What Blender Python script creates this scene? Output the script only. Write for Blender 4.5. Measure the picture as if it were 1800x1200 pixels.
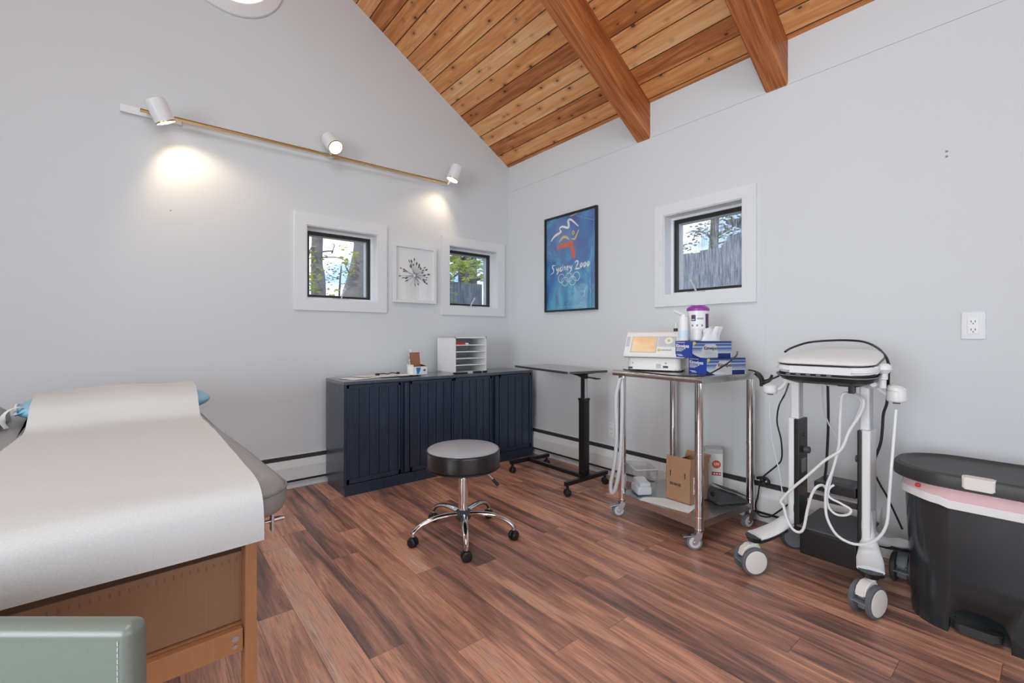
import bpy, bmesh, math, random
from mathutils import Vector, Matrix
for o in list(bpy.data.objects): bpy.data.objects.remove(o)
S = bpy.context.scene; COL = S.collection
PI = math.pi
# ---------------------------------------------------------------- camera
FPX, CAM = 794.0, Vector((-2.686, -3.32, 1.03))
A0 = math.atan2(652, 794)
DV = (math.sin(A0), math.cos(A0)); RV = (math.cos(A0), -math.sin(A0))
cd = bpy.data.cameras.new('camera'); cam = bpy.data.objects.new('camera', cd); COL.objects.link(cam)
cam.location = CAM; cam.rotation_euler = (PI/2, 0, -A0)
cd.sensor_width = 36; cd.lens = 36*FPX/1800; cd.shift_y = -10/1800; cd.clip_start = .02; cd.clip_end = 300
S.camera = cam
# ---------------------------------------------------------------- view and world
S.view_settings.view_transform = 'Standard'; S.view_settings.look = 'None'
S.view_settings.gamma = 1; S.view_settings.exposure = 0.0; S.view_settings.use_curve_mapping = False
def world():
    w = bpy.data.worlds.new('sky'); S.world = w; w.use_nodes = True
    nt = w.node_tree; nt.nodes.clear(); L = nt.links
    tc = nt.nodes.new('ShaderNodeTexCoord'); sep = nt.nodes.new('ShaderNodeSeparateXYZ'); L.new(tc.outputs['Generated'], sep.inputs[0])
    r = nt.nodes.new('ShaderNodeValToRGB'); L.new(sep.outputs['Z'], r.inputs[0])
    e = r.color_ramp.elements
    e[0].position = 0.0; e[0].color = (.26, .38, .55, 1); e[1].position = .5; e[1].color = (.16, .30, .60, 1)
    m = e.new(.06); m.color = (.30, .42, .62, 1)
    mp = nt.nodes.new('ShaderNodeMapping'); mp.inputs['Scale'].default_value = (2.2, 2.2, 7); L.new(tc.outputs['Generated'], mp.inputs[0])
    n = nt.nodes.new('ShaderNodeTexNoise'); n.inputs['Scale'].default_value = 2.1; n.inputs['Detail'].default_value = 6; L.new(mp.outputs[0], n.inputs[0])
    c = nt.nodes.new('ShaderNodeValToRGB'); c.color_ramp.elements[0].position = .47; c.color_ramp.elements[1].position = .64; L.new(n.outputs[0], c.inputs[0])
    mx = nt.nodes.new('ShaderNodeMixRGB'); L.new(c.outputs[0], mx.inputs[0]); L.new(r.outputs[0], mx.inputs[1]); mx.inputs[2].default_value = (1.0, 1.0, 1.0, 1)
    bg = nt.nodes.new('ShaderNodeBackground'); bg.inputs[1].default_value = 2.5; L.new(mx.outputs[0], bg.inputs[0])
    o = nt.nodes.new('ShaderNodeOutputWorld'); L.new(bg.outputs[0], o.inputs[0])
world()
def light(name, typ, loc, target, power, color=(1, 1, 1), **k):
    l = bpy.data.lights.new(name, typ); l.energy = power; l.color = color
    for a, v in k.items(): setattr(l, a, v)
    o = bpy.data.objects.new(name, l); COL.objects.link(o); o.location = loc
    o.rotation_euler = (Vector(target)-Vector(loc)).to_track_quat('-Z', 'Y').to_euler()
    return o
# sun high over the garden; daylight through the big openings behind and left of the camera
light('sun', 'SUN', (-5, -7, 17), (0, 0, 0), 1.9, (1, .95, .86), angle=.01)
light('daylight_rear', 'AREA', (-2.9, -6.5, 1.35), (-2.9, 0, 1.35), 16, (.84, .94, .98), shape='RECTANGLE', size=3.8, size_y=2.1, spread=math.radians(110))
light('daylight_left', 'AREA', (-6.3, -3.4, 1.35), (0, -1.6, 1.1), 51, (.84, .94, .98), shape='RECTANGLE', size=2.6, size_y=2.1, spread=math.radians(100))

light('overhead_fill', 'AREA', (-3.3, -3.0, 3.75), (-2.6, -2.6, 0), 62, (.86, .95, 1), shape='RECTANGLE', size=1.6, size_y=2.6)  # added fill from above

# ---------------------------------------------------------------- pixel of a 1800x1200 frame -> point on a real plane
def ray(px, py):
    u = (px-900)/FPX
    return Vector((DV[0]+u*RV[0], DV[1]+u*RV[1], -(py-590)/FPX))
def T(px, py, t): return CAM + ray(px, py)*t
def Z(px, py, z=0.): v = ray(px, py); return CAM + v*((z-CAM.z)/v.z)
def R(px, py, x=0.): v = ray(px, py); return CAM + v*((x-CAM.x)/v.x)
def Lw(px, py, y=0.): v = ray(px, py); return CAM + v*((y-CAM.y)/v.y)

# ---------------------------------------------------------------- materials
MATS = {}
class NT:
    def __init__(s, name):
        s.m = bpy.data.materials.new(name); s.m.use_nodes = True; s.t = s.m.node_tree
        s.b = s.t.nodes['Principled BSDF']; MATS[name] = s.m
    def n(s, typ, ins=None, **k):
        nd = s.t.nodes.new('ShaderNode'+typ)
        for a, v in k.items(): setattr(nd, a, v)
        for i, v in (ins or {}).items(): s.set(nd.inputs[i], v)
        return nd
    def set(s, inp, v):
        if isinstance(v, bpy.types.NodeSocket): s.t.links.new(v, inp)
        elif isinstance(v, bpy.types.Node): s.t.links.new(v.outputs[0], inp)
        else: inp.default_value = v
    def p(s, **k):
        for a, v in k.items():
            nm = {'col': 'Base Color', 'rough': 'Roughness', 'metal': 'Metallic', 'norm': 'Normal', 'spec': 'Specular IOR Level', 'trans': 'Transmission Weight', 'alpha': 'Alpha', 'coat': 'Coat Weight', 'coatr': 'Coat Roughness', 'coati': 'Coat IOR', 'emit': 'Emission Strength', 'ecol': 'Emission Color', 'ior': 'IOR', 'sheen': 'Sheen Weight', 'sub': 'Subsurface Weight'}[a]
            if nm in ('Base Color', 'Emission Color') and isinstance(v, tuple): v = (*v[:3], 1)
            s.set(s.b.inputs[nm], v)
        return s
    def math(s, op, a, b=0., c=0.):
        return s.n('Math', {0: a, 1: b, 2: c}, operation=op).outputs[0]
    def mix(s, f, a, b, mode='MIX'):
        a = (*a, 1) if isinstance(a, tuple) and len(a) == 3 else a; b = (*b, 1) if isinstance(b, tuple) and len(b) == 3 else b
        return s.n('MixRGB', {0: f, 1: a, 2: b}, blend_type=mode).outputs[0]
    def ramp(s, f, stops):
        r = s.n('ValToRGB', {0: f}); e = r.color_ramp.elements
        e[0].position, e[0].color = stops[0][0], (*stops[0][1], 1); e[1].position, e[1].color = stops[-1][0], (*stops[-1][1], 1)
        for q, c in stops[1:-1]: x = e.new(q); x.color = (*c, 1)
        return r.outputs[0]
    def coord(s, scale=(1, 1, 1), loc=(0, 0, 0), rot=(0, 0, 0)):
        tc = s.n('TexCoord'); return s.n('Mapping', {0: tc.outputs['Object'], 'Scale': scale, 'Location': loc, 'Rotation': rot}).outputs[0]
    def noise(s, vec, scale=5., detail=3., rough=.5, dist=0.):
        return s.n('TexNoise', {'Vector': vec, 'Scale': scale, 'Detail': detail, 'Roughness': rough, 'Distortion': dist}).outputs[0]
    def bump(s, h, strength=.2, dist=.002):
        s.p(norm=s.n('Bump', {'Height': h, 'Strength': strength, 'Distance': dist}).outputs[0]); return s
def simple(name, col, rough=.5, metal=0., var=.06, scale=30., bump=.0, **k):
    m = NT(name); v = m.coord(); nz = m.noise(v, scale, 3)
    c2 = tuple(max(0, c*(1-var*2)) for c in col); c1 = tuple(min(1, c*(1+var)) for c in col)
    m.p(col=m.mix(nz, c2, c1), rough=rough, metal=metal, **k)
    if bump: m.bump(nz, bump)
    return m.m
def s2l(*c): return tuple((x/255/12.92 if x <= 10 else ((x/255+.055)/1.055)**2.4) for x in c)

simple('wall_paint', (.690, .712, .726), .75, var=.008, scale=2.5, spec=.3)
simple('trim_paint', (.765, .785, .80), .4, var=.008)
simple('heater_enamel', (.76, .77, .77), .35, var=.01)
simple('white_plastic', (.82, .82, .82), .35, var=.01)
simple('cream_plastic', (.78, .74, .69), .4, var=.01)
simple('warm_white', (.80, .79, .76), .35, var=.01)
simple('light_grey', (.55, .56, .58), .4, var=.02)
simple('mid_grey', (.20, .21, .23), .45, var=.03)
simple('dark_grey', (.07, .072, .08), .5, var=.05)
simple('black_plastic', (.012, .012, .013), .38, var=.1)
simple('black_rubber', (.018, .018, .02), .6, var=.1)
simple('black_steel', (.010, .010, .011), .3, var=.1)
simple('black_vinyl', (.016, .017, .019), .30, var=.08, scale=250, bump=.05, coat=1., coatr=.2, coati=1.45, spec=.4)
simple('frame_black', (.02, .019, .018), .4, var=.05)
simple('chrome', (.78, .77, .76), .07, 1., var=.01)
simple('zinc', (.62, .62, .62), .28, 1., var=.03)
simple('brass', (.62, .44, .2), .25, 1., var=.02)
simple('dark_slot', (.03, .03, .032), .8, var=.05)
simple('paper_white', (.84, .84, .83), .7, var=.01)
simple('paper_cream', (.75, .73, .68), .7, var=.02)
simple('kraft', s2l(190, 140, 105), .8, var=.05, scale=60)
simple('kraft_dark', s2l(160, 110, 78), .8, var=.05, scale=60)
simple('box_blue', s2l(22, 62, 160), .4, var=.03)
simple('box_navy', s2l(20, 40, 105), .4, var=.03)
simple('logo_blue', s2l(40, 120, 190), .5, var=.05)
simple('purple', s2l(150, 60, 160), .35, var=.03)
simple('purple_dark', s2l(85, 45, 95), .4, var=.03)
simple('orange_red', s2l(215, 85, 55), .5, var=.03)
simple('red', s2l(190, 40, 45), .5, var=.05)
simple('yellow', s2l(215, 190, 110), .5, var=.05)
simple('ink', (.03, .03, .035), .6, var=.05)
simple('ink_grey', (.25, .25, .27), .6, var=.05)
simple('ink_teal', s2l(50, 95, 105), .6, var=.05)
simple('bag_pink', s2l(228, 190, 192), .45, var=.03, scale=14, bump=.2)
simple('bag_white', s2l(235, 232, 230), .45, var=.02, scale=14, bump=.2)
simple('pillow_blue', s2l(150, 200, 225), .6, var=.05, scale=25, bump=.2)
simple('seat_sheen_vinyl', (.42, .43, .46), .35, var=.03, scale=250, bump=.05, coat=.6, coatr=.2)  # pale base colour standing in for sheen on the black seat
simple('sage_vinyl', s2l(124, 132, 121), .30, var=.04, scale=160, bump=.06)
simple('stitch', s2l(185, 195, 188), .7)
simple('grey_vinyl', s2l(150, 147, 143), .38, var=.03, scale=200, bump=.06)
simple('piping_grey', s2l(125, 122, 118), .5)
simple('roof_shingle', (.08, .08, .09), .9, var=.2)
simple('ground', (.12, .15, .06), .95, var=.3, scale=4)
simple('tyre_grey', (.13, .135, .145), .5, var=.04)
simple('pale_blue', s2l(208, 226, 238), .4, var=.02)
simple('hose_grey', s2l(205, 208, 210), .45, var=.02)
m = simple('tissue', (.85, .86, .88), .8, var=.02)

def em(name, col, strength):
    m = NT(name); m.p(col=col, ecol=col, emit=strength, rough=.4); return m.m
em('lamp_glow', (1, .86, .66), 6.); em('wall_lamp_glow', (1, .97, .93), 1.6)

def m_glass(name, tint=(1, 1, 1), gloss=.06, rough=0.0, dirt=0.):
    m = NT(name); t = m.n('BsdfTransparent', {0: (*tint, 1)}); g = m.n('BsdfGlossy', {0: (1, 1, 1, 1), 'Roughness': rough})
    ge = m.n('NewGeometry'); dt = m.n('VectorMath', {0: ge.outputs['Incoming'], 1: ge.outputs['Normal']}, operation='DOT_PRODUCT').outputs['Value']
    fr = m.math('MULTIPLY_ADD', m.math('POWER', m.math('SUBTRACT', 1., m.math('ABSOLUTE', dt)), 5.), .6, .05); mx = m.n('MixShader', {0: fr, 1: t, 2: g})
    out = mx
    if dirt:
        v = m.coord((14, 60, 5)); nz = m.noise(v, 2.2, 6, .7); v2 = m.coord((90, 90, 90)); n2 = m.noise(v2, 3, 2)
        f = m.math('MULTIPLY', m.ramp(m.math('ADD', nz, m.math('MULTIPLY', n2, .35)), [(.62, (0, 0, 0)), (.85, (1, 1, 1))]), dirt)
        d = m.n('BsdfDiffuse', {0: (.8, .82, .85, 1)}); tr = m.n('BsdfTranslucent', {0: (.8, .82, .85, 1)}); dd = m.n('MixShader', {0: .6, 1: d, 2: tr})
        out = m.n('MixShader', {0: f, 1: mx, 2: dd})
    m.t.links.new(out.outputs[0], m.t.nodes['Material Output'].inputs[0]); return m.m
m_glass('glass'); m_glass('glass_dirty', dirt=.55); m_glass('clear_plastic', (.93, .94, .95)); m_glass('glass_haze', (.9, .92, .95), dirt=.12)

def m_steel():
    m = NT('stainless'); v = m.coord((3, 60, 3)); nz = m.noise(v, 8, 3)
    m.p(col=m.mix(nz, (.55, .54, .53), (.68, .67, .66)), metal=1., rough=m.math('MULTIPLY_ADD', nz, .10, .24)); m.p(spec=.5)
m_steel()
def m_floor():
    m = NT('floor_planks'); tc = m.n('TexCoord').outputs['Object']; sp = m.n('SeparateXYZ', {0: tc})
    X, Y = sp.outputs[0], sp.outputs[1]; W = .118; LN = 1.15
    xi = m.math('DIVIDE', X, W); i = m.math('FLOOR', xi); fx = m.math('FRACT', xi)
    r1 = m.n('TexWhiteNoise', {'W': i}, noise_dimensions='1D').outputs[0]
    yj = m.math('ADD', m.math('DIVIDE', Y, LN), m.math('MULTIPLY', r1, 7.3)); j = m.math('FLOOR', yj); fy = m.math('FRACT', yj)
    cid = m.n('CombineXYZ', {0: i, 1: j, 2: 0.}).outputs[0]
    wn = m.n('TexWhiteNoise', {'Vector': cid}, noise_dimensions='3D'); rc = wn.outputs['Value']; rcol = wn.outputs['Color']
    off = m.n('VectorMath', {0: rcol, 1: (40, 40, 40)}, operation='MULTIPLY').outputs[0]
    vv = m.n('VectorMath', {0: m.n('VectorMath', {0: tc, 1: (1, 1, 0)}, operation='MULTIPLY').outputs[0], 1: off}, operation='ADD').outputs[0]
    g1 = m.n('Mapping', {0: vv, 'Scale': (13, 1.35, 1)}).outputs[0]
    warp = m.noise(g1, 1.1, 2.5, .5, .9)
    g2 = m.n('Mapping', {0: vv, 'Scale': (42, 2.4, 1)}).outputs[0]; fine = m.noise(g2, 1.6, 6, .65, .5)
    g3 = m.n('Mapping', {0: vv, 'Scale': (260, 9, 1)}).outputs[0]; pore = m.noise(g3, 1.0, 3, .6)
    f = m.math('ADD', m.math('MULTIPLY', warp, .62), m.math('MULTIPLY', fine, .34))
    f = m.math('ADD', f, m.math('MULTIPLY', m.math('SUBTRACT', rc, .5), .18))
    c = m.ramp(f, [(.24, s2l(92, 72, 68)), (.35, s2l(132, 100, 90)), (.43, s2l(170, 122, 105)), (.51, s2l(198, 145, 122)), (.58, s2l(228, 168, 136)), (.64, s2l(210, 163, 142)), (.74, s2l(236, 196, 170))])
    c = m.mix(m.math('MULTIPLY', m.ramp(pore, [(.35, (1, 1, 1)), (.52, (0, 0, 0))]), .35), c, s2l(70, 42, 34))
    ex = m.math('MINIMUM', fx, m.math('SUBTRACT', 1., fx)); ey = m.math('MINIMUM', fy, m.math('SUBTRACT', 1., fy))
    e = m.math('MAXIMUM', m.math('LESS_THAN', ex, .009), m.math('LESS_THAN', ey, .0009))
    c = m.mix(m.math('MULTIPLY', e, .55), c, s2l(48, 28, 22))
    m.p(col=c, rough=m.math('MULTIPLY_ADD', pore, .12, .24), spec=.5)
    m.bump(m.math('SUBTRACT', m.math('MULTIPLY', pore, .5), e), .12, .0015)
m_floor()
def m_cedar(name, W, beam=False):
    # boards along local Y, W wide across local X
    m = NT(name); tc = m.n('TexCoord').outputs['Object']; sp = m.n('SeparateXYZ', {0: tc}); X, Y = sp.outputs[0], sp.outputs[1]
    i = m.math('FLOOR', m.math('DIVIDE', X, W)) if not beam else 1.
    wn = m.n('TexWhiteNoise', {'W': i}, noise_dimensions='1D'); rc = wn.outputs['Value']
    off = m.n('VectorMath', {0: wn.outputs['Color'], 1: (30, 30, 30)}, operation='MULTIPLY').outputs[0]
    vv = m.n('VectorMath', {0: tc, 1: off}, operation='ADD').outputs[0]
    g = m.n('Mapping', {0: vv, 'Scale': (16, 1.1, 6) if not beam else (1.2, 26, 14)}).outputs[0]
    n1 = m.noise(g, 1.2, 4, .55, 1.2)
    n2 = m.noise(m.n('Mapping', {0: vv, 'Scale': (70, 3, 30) if not beam else (3, 90, 60)}).outputs[0], 1.5, 3, .6, .4)
    f = m.math('ADD', m.math('MULTIPLY', n1, .6), m.math('MULTIPLY', n2, .3)); f = m.math('ADD', f, m.math('MULTIPLY', m.math('SUBTRACT', rc, .5), .0 if beam else .34))
    if beam: st = [(.28, s2l(122, 62, 28)), (.42, s2l(170, 98, 52)), (.55, s2l(198, 128, 78)), (.7, s2l(220, 156, 104))]
    else: st = [(.22, s2l(158, 92, 50)), (.38, s2l(204, 132, 76)), (.52, s2l(226, 160, 102)), (.70, s2l(240, 196, 144))]
    c = m.ramp(f, st)
    kv = m.n('Mapping', {0: vv, 'Scale': (8.4, 5.2, 1) if not beam else (1.1, 3, 2.2)}).outputs[0]
    vo = m.n('TexVoronoi', {'Vector': kv, 'Scale': 1.0, 'Randomness': 1.}, **({} if beam else {'voronoi_dimensions': '2D'}))
    kd = vo.outputs['Distance']; kr = m.n('SeparateXYZ', {0: vo.outputs['Color']}).outputs[0]
    size = m.math('MULTIPLY', m.math('GREATER_THAN', kr, .35), m.math('MULTIPLY_ADD', kr, .085, .02)) if not beam else m.math('MULTIPLY', m.math('POWER', kr, 2.), .10)
    k = m.math('LESS_THAN', m.math('ADD', kd, m.math('MULTIPLY', n2, .05)), size)
    halo = m.math('MULTIPLY', m.ramp(m.math('SUBTRACT', kd, size), [(0., (1, 1, 1)), (.16, (0, 0, 0))]), .38)
    c = m.mix(halo, c, s2l(130, 70, 38)); c = m.mix(m.math('MULTIPLY', k, .8), c, s2l(62, 30, 18))
    if not beam:
        fx = m.math('FRACT', m.math('DIVIDE', X, W)); c = m.mix(m.math('MULTIPLY', m.math('LESS_THAN', m.math('MINIMUM', fx, m.math('SUBTRACT', 1., fx)), .028), .8), c, s2l(48, 24, 14))
    m.p(col=c, rough=.5, spec=.35); m.bump(n2, .15, .002)
m_cedar('cedar_boards', .119); m_cedar('beam_wood', .14, True)
def m_navy():
    m = NT('navy_oak'); v = m.coord((60, 60, 2.2)); n = m.noise(v, 1.6, 5, .65, .4); v2 = m.coord((220, 220, 9)); n2 = m.noise(v2, 1., 2)
    m.p(col=m.ramp(m.math('ADD', m.math('MULTIPLY', n, .7), m.math('MULTIPLY', n2, .3)), [(.3, s2l(11, 26, 42)), (.55, s2l(22, 46, 70)), (.75, s2l(46, 70, 94))]), rough=.42, spec=.5, coat=.7, coatr=.25); m.bump(n2, .15, .001)
m_navy()
def m_navy_top():
    m_navy(); m = MATS['navy_oak']; m.name = 'navy_polish'; MATS['navy_polish'] = m; b = m.node_tree.nodes['Principled BSDF']; b.inputs['Coat IOR'].default_value = 2.2; b.inputs['Coat Roughness'].default_value = .22; b.inputs['Coat Weight'].default_value = 1.
    m_navy()
m_navy_top()
simple('table_laminate', (.02, .02, .022), .35, var=.1, coat=1., coatr=.2, coati=2.1)
def m_leg():
    m = NT('beech'); v = m.coord((30, 30, 3)); n = m.noise(v, 2, 4, .6, .3)
    m.p(col=m.mix(n, s2l(172, 114, 72), s2l(202, 146, 102)), rough=.4); m.bump(n, .05)
m_leg()
def m_exam():
    m = NT('exam_paper'); v = m.coord((1, 1, 1)); n = m.noise(v, 420, 3, .7); n3 = m.noise(m.coord((3, 18, 3)), 2.2, 3)
    m.p(col=m.mix(n, (.58, .57, .55), (.83, .83, .815)), rough=.85, sub=.0, spec=.2); m.bump(m.math('ADD', m.math('MULTIPLY', n, .5), m.math('MULTIPLY', n3, 2.)), .35, .0015)
m_exam()
def m_card():
    m = NT('cardboard'); v = m.coord((260, 4, 4)); n = m.noise(v, 1, 2); n2 = m.noise(m.coord(), 6, 4)
    m.p(col=m.mix(m.math('ADD', m.math('MULTIPLY', n, .4), m.math('MULTIPLY', n2, .6)), s2l(150, 112, 84), s2l(184, 142, 110)), rough=.85); m.bump(n, .1, .001)
m_card()
def m_bin():
    m = NT('bin_grey'); n = m.noise(m.coord(), 12, 3); m.p(col=m.mix(n, (.024, .027, .030), (.034, .038, .042)), rough=.17, spec=.55)
    simple('bin_lid', (.035, .035, .034), .45, var=.05)
m_bin()
def m_poster():
    m = NT('poster_print'); v = m.coord((1, 3, 2.4)); n1 = m.noise(v, 1.5, 5, .6, 1.5); n2 = m.noise(m.coord((1, 6, 4), (3, 3, 3)), 1.6, 4, .6, 1.)
    sp = m.n('SeparateXYZ', {0: m.n('TexCoord').outputs['Object']}); gz = sp.outputs[2]
    f = m.math('ADD', m.math('MULTIPLY', gz, -.28), m.math('MULTIPLY_ADD', n1, .9, .12))
    c = m.ramp(f, [(.25, s2l(58, 72, 142)), (.40, s2l(62, 96, 168)), (.55, s2l(56, 122, 184)), (.72, s2l(84, 172, 204))])
    c = m.mix(m.ramp(n2, [(.55, (0, 0, 0)), (.75, (.55, .55, .55))]), c, s2l(92, 78, 140))
    m.p(col=c, rough=.5)
m_poster()
def m_bark(name, a, b):
    m = NT(name); v = m.coord((6, 6, 22)); n = m.noise(v, 1.2, 5, .6, .6); n2 = m.noise(m.coord((3, 3, 3)), 3, 4)
    m.p(col=m.mix(n, a, m.mix(n2, b, tuple(x*.7 for x in b))), rough=.9); m.bump(n, .5, .02)
m_bark('bark', s2l(105, 101, 98), s2l(168, 164, 160)); m_bark('bark_dark', s2l(70, 64, 60), s2l(110, 100, 92))
def m_leaf(name, a, b):
    m = NT(name); n = m.noise(m.coord(), 9, 3); d = m.n('BsdfDiffuse', {0: m.mix(n, a, b)}); t = m.n('BsdfTranslucent', {0: m.mix(n, a, b)})
    mx = m.n('MixShader', {0: .5, 1: d, 2: t}); m.t.links.new(mx.outputs[0], m.t.nodes['Material Output'].inputs[0])
m_leaf('leaf_lime', s2l(150, 165, 40), s2l(225, 225, 110)); m_leaf('leaf_green', s2l(70, 110, 50), s2l(130, 160, 80)); m_leaf('leaf_olive', s2l(80, 95, 60), s2l(150, 155, 110))
def m_fence():
    m = NT('fence_wood'); n = m.noise(m.coord((9, 9, 1.2)), 2, 6, .7); m.p(col=m.ramp(n, [(.35, s2l(98, 106, 114)), (.6, s2l(140, 148, 156)), (.75, s2l(185, 190, 195))]), rough=.9); m.bump(n, .3, .004)
m_fence()
def m_screen():
    m = NT('display_screen'); n = m.noise(m.coord(), 9, 3, .5, .5); c = m.ramp(n, [(.3, s2l(240, 190, 150)), (.5, s2l(253, 218, 172)), (.65, s2l(255, 232, 185)), (.8, s2l(240, 205, 200))])
    m.p(col=(.02, .02, .02), ecol=c, emit=.85, rough=.2)
m_screen()
def m_kim():
    # striped side print: bands across local Z of the carton
    m = NT('carton_stripes'); sp = m.n('SeparateXYZ', {0: m.n('TexCoord').outputs['Object']}); z = m.math('DIVIDE', sp.outputs[2], .083)
    c = m.ramp(z, [(0., s2l(200, 205, 215)), (.16, s2l(205, 208, 214)), (.42, s2l(150, 165, 190)), (.56, s2l(80, 110, 165)), (.6, s2l(22, 45, 110)), (.63, s2l(185, 195, 212)), (.76, s2l(60, 90, 155)), (.8, s2l(20, 42, 108)), (.84, s2l(150, 170, 205)), (.92, s2l(28, 55, 125)), (1., s2l(20, 42, 110))])
    m.p(col=c, rough=.35)
m_kim()
# ---------------------------------------------------------------- geometry helpers
def nb(): return bmesh.new()
def orient(d, up=(0, 0, 1)):
    d = Vector(d).normalized(); return d.to_track_quat('Z', 'Y').to_matrix().to_4x4()
def box(bm, a, b, bev=0., M=None, seg=2):
    a, b = Vector(a), Vector(b); c = (a+b)/2; s = b-a
    s = Vector([max(abs(x), 1e-5) for x in s])
    r = bmesh.ops.create_cube(bm, size=1, matrix=(M or Matrix())@Matrix.Translation(c)@Matrix.Diagonal((*s, 1)))
    if bev: 
        es = list({e for v in r['verts'] for e in v.link_edges}); bmesh.ops.bevel(bm, geom=es, offset=min(bev, min(s)*.48), segments=seg, profile=.5, affect='EDGES', clamp_overlap=True)
def cyl(bm, p0, p1, r0, r1=None, seg=24, bev=0.):
    p0, p1 = Vector(p0), Vector(p1); d = p1-p0; r1 = r0 if r1 is None else r1
    M = Matrix.Translation((p0+p1)/2)@orient(d)
    r = bmesh.ops.create_cone(bm, cap_ends=True, segments=seg, radius1=max(r0, 1e-5), radius2=max(r1, 1e-5), depth=d.length, matrix=M)
    if bev:
        n = d.normalized(); es = [e for e in {e for v in r['verts'] for e in v.link_edges} if abs((e.verts[0].co-e.verts[1].co).normalized().dot(n)) < .1]
        bmesh.ops.bevel(bm, geom=es, offset=bev, segments=2, affect='EDGES', clamp_overlap=True)
def smoothpts(pts, n=8, closed=False):
    P = [Vector(p) for p in pts]; out = []; N = len(P)
    if N < 3: return P
    for i in range(N if closed else N-1):
        g = (lambda k: P[k % N]) if closed else (lambda k: P[min(max(k, 0), N-1)])
        a, b, c, d = g(i-1), g(i), g(i+1), g(i+2)
        for k in range(n):
            t = k/n; out.append(.5*((2*b)+(c-a)*t+(2*a-5*b+4*c-d)*t*t+(3*b-a-3*c+d)*t**3))
    if not closed: out.append(P[-1])
    return out
def tube(bm, pts, r, seg=8, n=8, closed=False, flat=None, raw=False):
    P = [Vector(p) for p in pts] if raw else smoothpts(pts, n, closed); N = len(P); rings = []; nrm = None
    R_ = r if callable(r) else (lambda t: r)
    for i, p in enumerate(P):
        if closed: t = P[(i+1) % N]-P[i-1]
        else: t = P[min(i+1, N-1)]-P[max(i-1, 0)]
        t.normalize()
        if nrm is None: nrm = t.orthogonal().normalized() if flat is None else Vector(flat)
        nrm = (nrm-t*nrm.dot(t)).normalized() if flat is None else (Vector(flat)-t*Vector(flat).dot(t)).normalized()
        bi = t.cross(nrm); rr = R_(i/max(1, N-1)); ra, rb = rr if isinstance(rr, tuple) else (rr, rr)
        rings.append([bm.verts.new(p+nrm*ra*math.cos(2*PI*k/seg)+bi*rb*math.sin(2*PI*k/seg)) for k in range(seg)])
    for i in range(N if closed else N-1):
        a, b = rings[i], rings[(i+1) % N]
        for k in range(seg): bm.faces.new((a[k], a[(k+1) % seg], b[(k+1) % seg], b[k]))
    if not closed: bm.faces.new(rings[0][::-1]); bm.faces.new(rings[-1])
def lathe(bm, prof, M=None, seg=32):
    M = M or Matrix(); rings = []
    for r, z in prof:
        if r < 1e-5: rings.append([bm.verts.new(M@Vector((0, 0, z)))])
        else: rings.append([bm.verts.new(M@Vector((r*math.cos(2*PI*k/seg), r*math.sin(2*PI*k/seg), z))) for k in range(seg)])
    for a, b in zip(rings, rings[1:]):
        for k in range(seg):
            k2 = (k+1) % seg
            f = [a[0] if len(a) == 1 else a[k], a[0] if len(a) == 1 else a[k2], b[0] if len(b) == 1 else b[k2], b[0] if len(b) == 1 else b[k]]
            f = list(dict.fromkeys(f))
            if len(f) > 2: bm.faces.new(f)
def prism(bm, poly, z0, z1, M=None, bev=0.):
    # poly in XY; extruded along Z of M
    M = M or Matrix(); a = [bm.verts.new(M@Vector((x, y, z0))) for x, y in poly]; b = [bm.verts.new(M@Vector((x, y, z1))) for x, y in poly]; n = len(poly)
    fs = [bm.faces.new(a[::-1]), bm.faces.new(b)]+[bm.faces.new((a[i], a[(i+1) % n], b[(i+1) % n], b[i])) for i in range(n)]
    if bev:
        es = list({e for f in fs[:2] for e in f.edges}); bmesh.ops.bevel(bm, geom=es, offset=bev, segments=3, affect='EDGES', clamp_overlap=True)
def rings(bm, R_, cap=True, close=False):
    V = [[bm.verts.new(p) for p in r] for r in R_]
    for a, b in zip(V, V[1:]):
        n = len(a)
        for k in range(n if close else n-1): bm.faces.new((a[k], a[(k+1) % n], b[(k+1) % n], b[k]))
    if cap and close: bm.faces.new(V[0][::-1]); bm.faces.new(V[-1])
def grid(bm, fn, nu, nv, thick=0.):
    V = [[bm.verts.new(fn(i/nu, j/nv)) for j in range(nv+1)] for i in range(nu+1)]; fs = []
    for i in range(nu):
        for j in range(nv): fs.append(bm.faces.new((V[i][j], V[i+1][j], V[i+1][j+1], V[i][j+1])))
    if thick: bmesh.ops.recalc_face_normals(bm, faces=fs); bmesh.ops.solidify(bm, geom=fs, thickness=thick)
def rrect(w, h, r, n=6, cx=0, cy=0):
    out = []
    for sx, sy, a0 in ((1, 1, 0), (-1, 1, 90), (-1, -1, 180), (1, -1, 270)):
        for k in range(n+1):
            a = math.radians(a0+90*k/n); out.append((cx+sx*(w/2-r)+r*math.cos(a), cy+sy*(h/2-r)+r*math.sin(a)))
    return out
WM = {}
def obj(name, bm, mat, parent=None, smooth=True, world=False, angle=35, sub=0):
    if world and parent is not None: bmesh.ops.transform(bm, matrix=WM[parent.name].inverted(), verts=bm.verts)
    bmesh.ops.recalc_face_normals(bm, faces=bm.faces)
    me = bpy.data.meshes.new(name); bm.to_mesh(me); bm.free(); me.materials.append(MATS[mat])
    if smooth: me.shade_smooth(); me.set_sharp_from_angle(angle=math.radians(angle))
    o = bpy.data.objects.new(name, me); COL.objects.link(o)
    if smooth: wn = o.modifiers.new('weighted_normal', 'WEIGHTED_NORMAL'); wn.keep_sharp = True
    if parent is not None: o.parent = parent
    WM[o.name] = WM[parent.name] if parent is not None else Matrix()
    if sub:
        md = o.modifiers.new('subdivision', 'SUBSURF'); md.levels = md.render_levels = sub
    return o
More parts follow.
